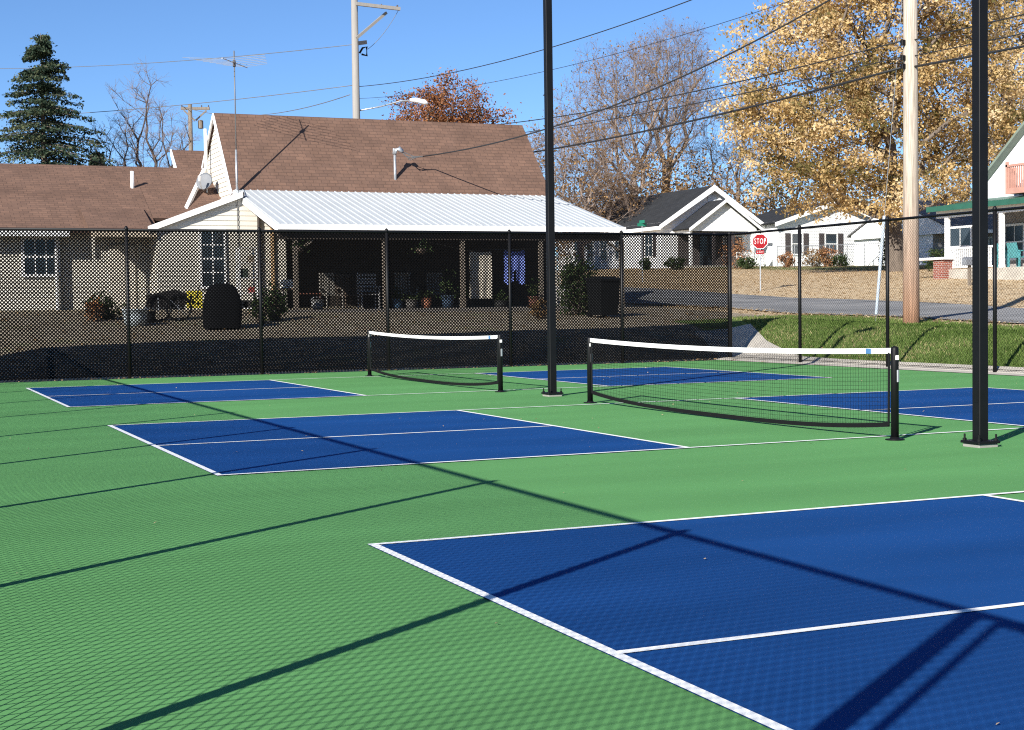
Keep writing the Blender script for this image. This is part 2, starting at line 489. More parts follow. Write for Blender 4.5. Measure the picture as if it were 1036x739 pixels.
# concrete strip along the right side, widening behind the far corner
mb = MB()
ys = np.linspace(-24, 20.4, 70)
def cw(yv): return 16.98 + 1.25 * max(0, (yv - 14.5) / 5.3) ** 1.2
V = []; F = []
for i, yv in enumerate(ys):
    xo = cw(yv); cols_ = np.linspace(16.75, xo, 5)
    V += [(16.325, yv, .008)] + [(xc, yv, max(.02 + .1 * k / 4, zt(xc, yv) + .045)) for k, xc in enumerate(cols_)] + [(xo + .02, yv, zt(xo, yv) - .15)]
    if i:
        b0 = (i - 1) * 7
        for k in range(6): F.append((b0 + k, b0 + k + 1, b0 + k + 8, b0 + k + 7))
mb.add(V, F); tag(mb.build("concrete_strip", M_CONC), kind="structure")

# ------------------------------------------------------------------ chain link fences
def link_mesh(p0, p1, z0, z1, pitch, dia, seg=.35):
    p0 = np.array(p0, float); p1 = np.array(p1, float)
    Lg = np.linalg.norm(p1 - p0); u = (p1 - p0) / Lg; nrm = np.array([-u[1], u[0]])
    H_ = z1 - z0; hp = pitch * math.sqrt(2)
    A = []; B = []
    for sgn in (1, -1):
        for s0 in np.arange(-H_, Lg + H_, hp):
            lo, hi = 0.0, H_
            # s(t) = s0 + sgn*t
            if sgn > 0: lo = max(lo, -s0); hi = min(hi, Lg - s0)
            else: lo = max(lo, s0 - Lg); hi = min(hi, s0)
            if hi - lo < .02: continue
            k = max(1, int(round((hi - lo) / seg))); tt = np.linspace(lo, hi, k + 1)
            ss = s0 + sgn * tt
            pts = np.stack([p0[0] + u[0] * ss + nrm[0] * sgn * dia * .45, p0[1] + u[1] * ss + nrm[1] * sgn * dia * .45, z0 + tt], 1)
            A.append(pts[:-1]); B.append(pts[1:])
    A = np.concatenate(A); B = np.concatenate(B)
    return tubes_np(A, B, np.full(len(A), dia / 2), np.full(len(A), dia / 2), 3)

def fence(label, p0, p1, posts, pitch, dia, corner=(), H_=3.05, mid=False, rails=.028):
    p0v = Vector((*p0, 0)); p1v = Vector((*p1, 0))
    root = empty("chain_link_fence", p0v, label, "fence")
    v, q = link_mesh(p0, p1, .04, H_ - .02, pitch, dia)
    fastmesh("wire_mesh", v, q, M_VINYL, root)
    MB().tube([p0v + Vector((0, 0, H_)), p1v + Vector((0, 0, H_))], rails, 10).build("top_rail", M_BLACK, root, True)
    MB().tube([p0v + Vector((0, 0, .07)), p1v + Vector((0, 0, .07))], .006, 5).build("tension_wire", M_BLACK, root)
    d = (p1v - p0v).normalized(); L_ = (p1v - p0v).length
    for s in posts:
        r = .05 if s in corner else .038
        b_ = p0v + d * s
        m_ = MB(); m_.tube([b_ - Vector((0, 0, .1)), b_ + Vector((0, 0, H_ - .01))], r, 12)
        po = m_.build("fence_post", M_BLACK, root, True)
        m_ = MB(); m_.lathe(b_ + Vector((0, 0, H_ - .012)), [(r * 1.12, 0), (r * 1.12, .05), (r * .6, .085), (.005, .095)], 12)
        m_.build("post_cap", M_BLACK, po, True)
    return root
FX = -2.85
fence("long black chain link fence with tall thick mesh in front of the brown roofed house", (FX, 18.75), (16.75, 18.75),
      [2.25, 5.16, 7.93, 10.78, 13.73, 16.62, 19.6], .051, .0290, corner=(19.6,), rails=.03)
fence("open black chain link fence along the green grass bank on the right", (16.75, 18.75), (16.75, -12.0),
      [2.95, 6.08, 9.25, 12.35, 15.45, 18.55, 21.65, 24.75, 27.85], .051, .0042)
yy0 = -16.9
lf = fence("black chain link fence on the left edge of the court that throws the long shadows", (FX, -16.9), (FX, 18.7),
      [0, 2.6, 9.0, 11.98, 15.0, 18.0, 21.0, 24.0, 27.0, 30.0, 33.0], .051, .0064, rails=.03)
# gate between two thick posts in the left fence
gate = empty("fence_gate", (FX + .09, -10.55, 0), "tall black chain link gate hung on a thick post in the left fence", "gate")
MB().tube([(FX, -10.5, -.1), (FX, -10.5, 3.04)], .055, 12).build("gate_post", M_BLACK, gate, True)
MB().tube([(FX + .005, -10.67, .08), (FX + .005, -10.67, 3.0), (FX + .005, -11.9, 3.0), (FX + .005, -11.9, .08), (FX + .005, -10.67, .08)], .024, 10).build("gate_frame", M_BLACK, gate, True)

# ------------------------------------------------------------------ nets
def net(y0, y1, label):
    X = XB / 2
    root = empty("pickleball_net", (X, (y0 + y1) / 2, 0), label, "net", "black court nets with white top tape")
    for yv in (y0, y1):
        s = 1 if yv == y1 else -1
        m_ = MB(); m_.lathe((X, yv, 0), [(.0395, 0), (.0395, .90), (.034, .925), (.012, .935)], 16)
        po = m_.build("net_post", M_BLACK, root, True)
        m_ = MB(); m_.lathe((X, yv, .0), [(.095, .001), (.095, .01), (.05, .014), (.045, .03), (.04, .03)], 18); m_.build("base_collar", M_BLACK, po, True)
        m_ = MB(); m_.bbox(X - .02, X + .02, yv - .046, yv - .035, .80, .845, .004); m_.build("white_sticker", M_TAPE, po)
        m_ = MB(); m_.bbox(X - .005, X + .022, yv - .048, yv - .033, .58, .70, .004); m_.build("winder_plate", M_GALV, po)
        # lacing strip of the net's end
        m_ = MB(); m_.tube([(X - .01, yv - s * .085, .14), (X - .01, yv - s * .075, .87)], .012, 8); m_.build("lacing_rod", M_BLACK, root)
    a, b_ = y0 + .09, y1 - .09
    def top(yv):
        t = (yv - (y0 + y1) / 2) / ((y1 - y0) / 2); return .862 + .055 * t * t
    def bot(yv):
        t = (yv - (y0 + y1) / 2) / ((y1 - y0) / 2); return .028 + .12 * abs(t) ** 3
    ys = np.arange(a, b_, .045)
    A = []; B = []
    for yv in ys: A.append((X, yv, bot(yv))); B.append((X, yv, top(yv) - .03))
    n_r = 19
    yk = np.linspace(a, b_, 25)
    for i in range(1, n_r):
        for j in range(24):
            f = i / n_r
            A.append((X, yk[j], bot(yk[j]) * (1 - f) + top(yk[j]) * f)); B.append((X, yk[j + 1], bot(yk[j + 1]) * (1 - f) + top(yk[j + 1]) * f))
    v, q = tubes_np(A, B, np.full(len(A), .0016), np.full(len(A), .0016), 3)
    fastmesh("net_mesh", v, q, M_NET, root)
    def band(fz0, fz1, th, nme, m, ya=a, yb=b_, n=32):
        V = []; F = []
        yy = np.linspace(ya, yb, n)
        for i, yv in enumerate(yy):
            lo, hi = fz0(yv), fz1(yv)
            V += [(X - th, yv, lo), (X - th, yv, hi), (X + th, yv, hi), (X + th, yv, lo)]
            if i:
                b0 = 4 * (i - 1)
                for k in range(4): F.append((b0 + k, b0 + (k + 1) % 4, b0 + 4 + (k + 1) % 4, b0 + 4 + k))
        F += [(0, 1, 2, 3), (4 * n - 1, 4 * n - 2, 4 * n - 3, 4 * n - 4)]
        return MB().add(V, F).build(nme, m, root)
    tp = band(lambda q_: top(q_) - .055, top, .011, "top_tape", M_TAPE, y0 + .03, y1 - .03)
    band(lambda q_: bot(q_) - .012, lambda q_: bot(q_) + .034, .008, "bottom_band", M_NET)
    m_ = MB(); m_.bbox(X - .0135, X + .0135, y0 + .36, y0 + .45, top(y0 + .4) - .054, top(y0 + .4) - .003, .002)
    m_.build("tape_label", mat("blue label", (.06, .16, .33), .5), tp)
net(-.32, 6.42, "nearer net in mid court, its right post standing left of the thick light pole")
net(9.63, 16.37, "farther small looking net at centre left in front of the dark fence")

# ------------------------------------------------------------------ light poles
def light_pole(x_, y_, label):
    root = empty("light_pole", (x_, y_, 0), label, "light pole", "square black court light poles")
    s = .0525; H_ = 8.2
    m_ = MB(); m_.bbox(x_ - s, x_ + s, y_ - s, y_ + s, .06, H_, .005); m_.build("pole", M_BLACK, root)
    m_ = MB(); m_.bbox(x_ - .13, x_ + .13, y_ - .13, y_ + .13, .035, .06, .006); bp = m_.build("base_plate", M_BLACK, root)
    m_ = MB(); m_.bbox(x_ - .115, x_ + .115, y_ - .115, y_ + .115, .0005, .035, .008); m_.build("grout_pad", mat("grey grout", (.24, .23, .21), .9), root)
    for sx in (-1, 1):
        for sy in (-1, 1):
            m_ = MB(); m_.lathe((x_ + sx * .1, y_ + sy * .1, .06), [(.02, 0), (.02, .02), (.01, .02), (.01, .06), (.002, .062)], 6); m_.build("anchor_bolt", M_BLACK, bp)
    m_ = MB(); m_.box(x_ - s - .003, x_ - s + .001, y_ - .03, y_ + .03, .42, .54); m_.build("handhole_cover", M_BLACK, root)
    m_ = MB(); m_.beam((x_, y_, H_ - .12), (x_ + .55, y_, H_), .05, .05); m_.build("arm", M_BLACK, root)
    m_ = MB(); m_.bbox(x_ + .5, x_ + 1.0, y_ - .16, y_ + .16, H_ - .03, H_ + .05, .02); m_.build("lamp_head", M_BLACK, root)
light_pole(6.93, 8.15, "square black light pole behind the nearer net's left post, rising out of the picture")
light_pole(6.95, -1.27, "nearest thick square black light pole right of the net, bolted to the green court")

# ------------------------------------------------------------------ house building helpers
def siding(m_, org, u, n, poly, e=.15, lip=.022):
    """lapped boards over a convex polygon poly [(s, z)] in the vertical plane org + u*s"""
    org, u, n = Vector(org), Vector(u), Vector(n)
    zs = [p[1] for p in poly]; z = min(zs); zt_ = max(zs)
    def rng_at(zz):
        xs = []
        for i in range(len(poly)):
            (a, b), (c, d) = poly[i], poly[(i + 1) % len(poly)]
            if (b - zz) * (d - zz) <= 0:
                if abs(d - b) < 1e-9: xs += [a, c]
                else: xs.append(a + (c - a) * (zz - b) / (d - b))
        return (min(xs), max(xs)) if xs else None
    k = max(1, int(round((zt_ - z) / e))); e = (zt_ - z) / k
    for i in range(k):
        za, zb = z + i * e + (1e-5 if i == 0 else 0), z + (i + 1) * e - 1e-5
        ra, rb = rng_at(za), rng_at(zb)
        if not ra or not rb: continue
        P = lambda s_, zz, o: org + u * s_ + Vector((0, 0, zz - org.z)) + n * o
        m_.add([P(ra[0], za, 0), P(ra[1], za, 0), P(ra[1], za, lip), P(ra[0], za, lip), P(rb[0], zb, .003), P(rb[1], zb, .003)],
               [(3, 2, 5, 4), (0, 1, 2, 3), (0, 3, 4), (1, 5, 2)])
    return m_

def wall_poly(m_, org, u, n, poly, th=.15):
    org, u, n = Vector(org), Vector(u), Vector(n)
    return m_.prism([org + u * s_ + Vector((0, 0, z - org.z)) for s_, z in poly], -n * th)

def sided_wall(root, org, u, n, poly, m, name="wall", e=.15):
    m_ = MB(); wall_poly(m_, Vector(org) - Vector(n) * .004, u, n, poly); siding(m_, org, u, n, poly, e)
    return m_.build(name, m, root)

def window(root, c, u, n, w, h, cols=2, rows=3, trim=.09, m=None, shutters=None):
    """c = centre of the opening on the wall face"""
    m = m or M_TRIM; c, u, n = Vector(c), Vector(u), Vector(n); up = Vector((0, 0, 1))
    def slab(m_, s0, s1, z0, z1, o0, o1):
        P = [c + u * a + up * b for a, b in ((s0, z0), (s1, z0), (s1, z1), (s0, z1))]
        m_.prism([p + n * o0 for p in P], n * (o1 - o0))
    m_ = MB(); W, Hh = w / 2, h / 2
    slab(m_, -W - trim, -W, -Hh - trim, Hh + trim, -.05, .06); slab(m_, W, W + trim, -Hh - trim, Hh + trim, -.05, .06)
    slab(m_, -W, W, Hh, Hh + trim, -.05, .06); slab(m_, -W, W, -Hh - trim, -Hh, -.05, .075)
    for i in range(1, cols): slab(m_, -W + w * i / cols - .012, -W + w * i / cols + .012, -Hh, Hh, .02, .045)
    for i in range(1, rows):
        t = .03 if i * 2 == rows or (rows == 3 and i == 1) else .013
        slab(m_, -W, W, -Hh + h * i / rows - t, -Hh + h * i / rows + t, .018, .05)
    f = m_.build("window", m, root)
    m_ = MB(); slab(m_, -W, W, -Hh, Hh, .004, .03); m_.build("pane", M_GLASS, f)
    if shutters:
        for sg in (-1, 1):
            a = sg * (W + trim + .02); b_ = sg * (W + trim + .02 + shutters)
            m_ = MB(); slab(m_, min(a, b_), max(a, b_), -Hh - .05, Hh + .05, .0, .05)
            k = 9
            for i in range(k): slab(m_, min(a, b_) + .04, max(a, b_) - .04, -Hh + i * h / k + .02, -Hh + i * h / k + h / k - .03, .05, .062)
            m_.build("shutter", M_SHUT, f)
    return f

def roof_plane(root, el, er, rr, rl, m, th=.10, name="roof", fascia=None, fh=.16):
    """roof slab: eave left, eave right, ridge right, ridge left (world)"""
    el, er, rr, rl = map(Vector, (el, er, rr, rl))
    e1 = (er - el).normalized(); nrm = (er - el).cross(rl - el).normalized()
    if nrm.z < 0: nrm = -nrm
    e2 = nrm.cross(e1)
    if e2.z < 0: e2 = -e2
    o = MB().prism([el, er, rr, rl], -nrm * th).build(name, m, root, uv=(el, e1, e2))
    return o, nrm

X_, Y_, Zv = Vector((1, 0, 0)), Vector((0, 1, 0)), Vector((0, 0, 1))

# ================================================================== the brown roofed house behind the court
H1 = empty("brown_house", (8, 33.5, 1.4), "long cream house with steep brown shingle roof and white metal porch roof behind the court", "house")
ZF = 1.36                                           # floor level
YW = 33.5                                           # front wall plane
# --- left wing
sided_wall(H1, (-9, YW, .9), X_, -Y_, [(0, .9), (11.75, .9), (11.75, 3.80), (0, 3.80)], M_CREAM)
sided_wall(H1, (2.78, YW + .17, .9), X_, -Y_, [(0, .9), (2.64, .9), (2.64, 3.80), (0, 3.80)], M_CREAM)
XP0, XP1 = at_y(92, 232, 32.2).x, 5.34
roof_plane(H1, (XP0, 32.2, 3.70), (XP1, 32.2, 3.70), (XP1, 34.4, 4.56), (XP0, 34.4, 4.56), S_BROWN, .08, "entry_roof")
MB().box(XP0, XP1, 32.13, 32.196, 3.56, 3.71).build("fascia", mat("tan fascia", (.55, .46, .34), .6), H1)
MB().box(XP0 + .04, XP0 + .12, 32.3, 32.38, .9, 3.6).build("entry_post", M_CREAM, H1)
roof_plane(H1, (-9.3, 33.05, 3.80), (5.55, 33.05, 3.80), (5.55, 37.6, 6.15), (-9.3, 37.6, 6.15), S_BROWN)
roof_plane(H1, (5.556, 33.9, 4.24), (7.99, 33.9, 4.24), (7.99, 37.6, 6.15), (5.556, 37.6, 6.15), S_BROWN)
roof_plane(H1, (7.99, 42, 3.9), (-9.3, 42, 3.9), (-9.3, 37.604, 6.15), (7.99, 37.604, 6.15), S_BROWN)
MB().box(-9.3, 2.95, 32.93, 33.04, 3.60, 3.80).build("gutter", M_TRIM, H1)
MB().tube([(2.6, 33.36, 1.2), (2.6, 33.36, 3.6)], .05, 8).build("downspout", M_TRIM, H1)
MB().bbox(4.15, 4.95, 33.6, 33.64, 1.4, 3.4, .01).build("door", mat("pale door", (.6, .55, .47), .5), H1)
wc = at_y(41, 260, YW - .025)
window(H1, wc, X_, -Y_, .92, 1.02, 3, 2)
MB().lathe((at_y(134, 190, 36.0).x, 36.0, 5.1), [(.06, 0), (.06, .75)], 10).build("vent_pipe", M_TRIM, H1, True)
# --- cream front gable
YG = 32.25
gl = 5.36
sided_wall(H1, (gl, YG, .9), X_, -Y_, [(0, .9), (3.92, .9), (3.92, 4.36), (2.6, 4.84), (0, 3.86)], M_CREAM)
sided_wall(H1, (gl, YW + .16, .9), -Y_, -X_, [(0, .9), (1.25, .9), (1.25, 3.86), (0, 3.86)], M_CREAM)
MB().box(gl + 3.82, gl + 3.92, YG + .16, YW + .01, .9, 4.3).build("side_wall", M_CREAM, H1)
roof_plane(H1, (5.12, 38, 3.86), (5.12, YG - .14, 3.86), (7.97, YG - .14, 4.94), (7.97, 38, 4.94), S_BROWN, .08)
MB().prism([(5.08, YG - .145, 3.88), (7.93, YG - .145, 4.96), (7.93, YG - .145, 4.78), (5.08, YG - .145, 3.70)], (0, -.05, 0)).build("rake_trim", M_TRIM, H1)
wc = at_y(215, 262, YG)
wc.y = YG - .025
window(H1, wc, X_, -Y_, .66, 1.66, 2, 4, .07)
MB().box(8.78, 8.88, YG - .12, YG - .05, 1.3, 4.5).build("corner_board", mat("tan board", (.45, .30, .16), .8), H1)
MB().tube([(8.42, YG - .1, 1.3), (8.42, YG - .1, 4.6)], .05, 8).build("conduit", M_DARKWOOD, H1)
# --- tall main block
sided_wall(H1, (8.00, 39.6, 1.0), -Y_, -X_, [(0, 1.0), (6.0, 1.0), (6.0, 5.05), (3.8, 7.55), (0, 4.3)], M_CREAM)
sided_wall(H1, (18.72, 33.6, 1.0), Y_, X_, [(0, 1.0), (6.0, 1.0), (6.0, 4.3), (2.2, 7.55), (0, 5.05)], M_CREAM)
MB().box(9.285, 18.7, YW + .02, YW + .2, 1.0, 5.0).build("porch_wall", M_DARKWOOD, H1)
roof_plane(H1, (7.93, 33.42, 5.06), (18.9, 33.42, 5.06), (18.9, 35.8, 7.78), (7.93, 35.8, 7.78), S_BROWN)
roof_plane(H1, (18.9, 39.9, 4.3), (7.93, 39.9, 4.3), (7.93, 35.804, 7.78), (18.9, 35.804, 7.78), S_BROWN)
MB().prism([(7.92, 33.40, 5.0), (7.92, 35.8, 7.76), (7.92, 35.8, 7.60), (7.92, 33.5, 4.92)], (-.05, 0, 0)).prism([(7.92, 35.81, 7.76), (7.92, 39.9, 4.3), (7.92, 39.9, 4.14), (7.92, 35.81, 7.60)], (-.05, 0, 0)).build("rake_trim", M_TRIM, H1)
# --- small rear gable seen between the wing and the main block
b0 = at(178, 152, 54); b1z = b0.z
sided_wall(H1, (b0.x, b0.y + 1.7, 3), -Y_, -X_, [(0, 3), (3.4, 3), (3.4, b1z - 1.5), (1.7, b1z - .12), (0, b1z - 1.5)], M_CREAM)
roof_plane(H1, (b0.x - .15, b0.y - 2.0, b1z - 1.65), (b0.x + 5, b0.y - 2.0, b1z - 1.65), (b0.x + 5, b0.y, b1z), (b0.x - .15, b0.y, b1z), S_BROWN)
MB().prism([(b0.x - .16, b0.y - 2.0, b1z - 1.62), (b0.x - .16, b0.y, b1z + .02), (b0.x - .16, b0.y, b1z - .2), (b0.x - .16, b0.y - 2.0, b1z - 1.84)], (-.05, 0, 0)).build("rake_trim", M_TRIM, H1)
# white flue and chimney chase beside the tall gable
q = at_y(209, 190, 36.6)
MB().tube([(q.x, 36.6, 5.2), (q.x, 36.6, 7.35)], .055, 8).build("flue_pipe", M_TRIM, H1, True)
MB().beam(at_y(188, 213, 34.6), at_y(207, 172, 36.6), .12, .12).build("corner_trim", M_TRIM, H1)
# --- metal porch roof
ZT, ZE, YT, YE, XA, XBp = 5.11, 3.77, 33.44, 28.3, 7.98, 18.95
pr, pn = roof_plane(H1, (XA, YE, ZE), (XBp, YE, ZE), (XBp, YT, ZT), (XA, YT, ZT), M_ROOFM, .05, "porch_roof")
sl = Vector((0, YT - YE, ZT - ZE)); rb = MB()
xx = XA + .06
while xx < XBp - .03:
    a = Vector((xx, YE, ZE)) + pn * .001
    rb.prism([a + X_ * -.024, a + X_ * -.014 + pn * .022, a + X_ * .014 + pn * .022, a + X_ * .024], sl)
    xx += .228
rb.build("roof_rib", M_ROOFM, pr)
MB().box(XA, XBp, YE - .1, YE - .004, ZE - .16, ZE - .01).build("gutter", M_TRIM, H1)
MB().prism([(XA - .004, YE - .05, ZE - .02), (XA - .004, YT, ZT - .02), (XA - .004, YT, ZT - .2), (XA - .004, YE - .05, ZE - .2)], (-.04, 0, 0)).build("rake_trim", M_TRIM, H1)
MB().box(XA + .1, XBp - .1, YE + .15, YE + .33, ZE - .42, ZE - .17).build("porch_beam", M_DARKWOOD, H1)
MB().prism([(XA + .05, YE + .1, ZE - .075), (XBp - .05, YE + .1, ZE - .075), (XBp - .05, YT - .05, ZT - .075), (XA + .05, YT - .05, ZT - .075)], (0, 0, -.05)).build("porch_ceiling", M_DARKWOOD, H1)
MB().box(XA, XBp, YE, YW, .7, ZF).build("porch_floor", mat("porch slab", (.16, .145, .13), .85), H1)
for pxx in (299, 389, 468, 547, 629):
    p = at_y(pxx, 270, YE + .24)
    m_ = MB(); m_.box(p.x - .06, p.x + .06, YE + .18, YE + .30, ZF, ZE - .42)
    if pxx in (299, 629):
        s_ = 1 if pxx == 299 else -1
        m_.beam((p.x, YE + .24, 3.0), (p.x + s_ * .5, YE + .24, ZE - .45), .07, .07)
    m_.build("porch_post", M_WOOD, H1)
# lattice screen at the right end of the porch
m_ = MB(); p0 = at_y(563, 300, YE + .5); p1 = at_y(576, 300, YE + .5)
for i in range(14):
    z_ = ZF + .05 + i * .11
    m_.beam((p0.x, YE + .5, z_), (p1.x, YE + .5, z_ + .06), .02, .04)
for i in range(5):
    x_ = p0.x + (p1.x - p0.x) * i / 4; m_.box(x_ - .02, x_ + .02, YE + .47, YE + .49, ZF, ZF + 1.55)
m_.build("lattice_screen", mat("pale lattice", (.5, .47, .42), .8), H1)
MB().tube([at_y(430, 244, YE + .6), at_y(470, 253.5, YE + .6), at_y(520, 252.5, YE + .6), at_y(558, 251, YE + .6)], .008, 5).build("clothesline", M_WIREG, H1)

# --- things on and around the house
def dish():
    c = at_y(207, 184, 35.6)
    r = empty("satellite_dish", c, "grey oval satellite dish on the roof beside the tall white gable", "satellite dish")
    ax = Vector((-.5, -.75, .35)).normalized(); a = ax.cross(Zv).normalized(); b_ = a.cross(ax)
    m_ = MB(); V = []; F = []; n = 18; rr = [0.0001, .12, .22, .30]
    for k_, rad in enumerate(rr):
        for i in range(n):
            t = 2 * math.pi * i / n
            V.append(c + a * math.cos(t) * rad * .9 + b_ * math.sin(t) * rad + ax * (rad * rad * .5))
    for k_ in range(3):
        for i in range(n): F.append((k_ * n + i, k_ * n + (i + 1) % n, (k_ + 1) * n + (i + 1) % n, (k_ + 1) * n + i))
    V2 = [p - ax * .02 for p in V]; N0 = len(V)
    F2 = [tuple(i + N0 for i in f[::-1]) for f in F]
    F3 = [(3 * n + i, 3 * n + (i + 1) % n, N0 + 3 * n + (i + 1) % n, N0 + 3 * n + i) for i in range(n)]
    m_.add(V + V2, F + F2 + F3); m_.build("reflector", mat("grey dish paint", (.13, .14, .155), .6), r, True)
    tip = c + ax * .42 - b_ * .1
    MB().tube([c - b_ * .3, c - b_ * .33 + ax * .16, tip - b_ * .05], .022, 6).build("feed_arm", M_GALV, r)
    MB().lathe(tip, [(.03, -.08), (.05, 0), (.05, .09), (.02, .1)], 10).build("receiver", M_TRIM, r)
    MB().tube([c - ax * .05, c - ax * .2 - Zv * .2, c - ax * .2 - Zv * .62], .03, 7).build("mast", M_GALV, r)
dish()
# TV antenna on a tall mast strapped to the front gable
def antenna():
    yb = 33.36
    p = at_y(240.5, 230, yb); x0 = p.x; zt_ = at_y(240.5, 60, yb).z
    r = empty("antenna_mast", (x0, yb, 4.6), "thin metal mast with spread television aerial in front of the cream gable", "antenna")
    MB().tube([(x0, yb, 4.6), (x0, yb, zt_ - 2.8)], .035, 8).build("lower_mast", M_GALV, r, True)
    xw = at_y(240.5, 230, YG - .05).x
    MB().tube([(x0, yb - .05, 5.3), (xw, YG - .24, 4.99), (xw, YG - .05, 4.6), (xw, YG - .05, 1.3)], .014, 6).build("aerial_cable", M_WIREG, r)
    MB().tube([(x0, yb, zt_ - 2.9), (x0, yb, zt_ + .25)], .02, 8).build("upper_mast", M_WIREG, r, True)
    m_ = MB()
    u = Vector((.6, .8, 0)); w = Vector((.8, -.6, 0))
    c = Vector((x0, yb, zt_ - .12))
    m_.tube([c - u * .9, c + u * 1.0], .014, 6)
    for i in range(7):
        o = c + u * (-.8 + i * .27); l = 1.35 - i * .1
        m_.tube([o - w * l + Zv * .10, o, o + w * l + Zv * .06], .007, 5)
    m_.build("aerial", M_GALV, r)
    MB().bbox(x0 - .04, x0 + .04, yb - .04, yb + .04, zt_ - .24, zt_ - .04, .01).build("rotor_box", M_SHUT, r)
antenna()
def mast_head():
    yb = 33.9
    p = at_y(400, 191, yb); x0 = p.x
    r = empty("service_mast", (x0, yb, 5.4), "short grey electric service mast with hooked cap standing on the brown roof", "service mast")
    MB().tube([(x0, yb, 5.2), (x0, yb, 6.42)], .045, 10).build("riser_pipe", M_GALV, r, True)
    MB().tube([(x0 - .02, yb, 6.40), (x0 + .01, yb, 6.55), (x0 + .14, yb - .03, 6.6), (x0 + .26, yb - .05, 6.5)], [.06, .09, .09, .06], 10).build("weather_cap", M_GALV, r, True)
    m_ = MB()
    for k in range(4):
        m_.tube([(x0 + .2, yb - .05, 6.52), (x0 + .35 + .08 * k, yb - .08, 6.36 - .07 * (k % 3)), (x0 + .55 + .05 * k, yb - .1, 6.30 + .04 * (k % 2)), (x0 + .95, yb - .1, 6.36)], .016, 5)
    m_.build("drip_loop", M_WIREG, r)
    MB().lathe((x0, yb, 5.45), [(.14, -.12), (.1, 0), (.05, .08)], 10).build("flashing", M_GALV, r)
    return Vector((x0 + .95, yb - .1, 6.36))
DROP = mast_head()

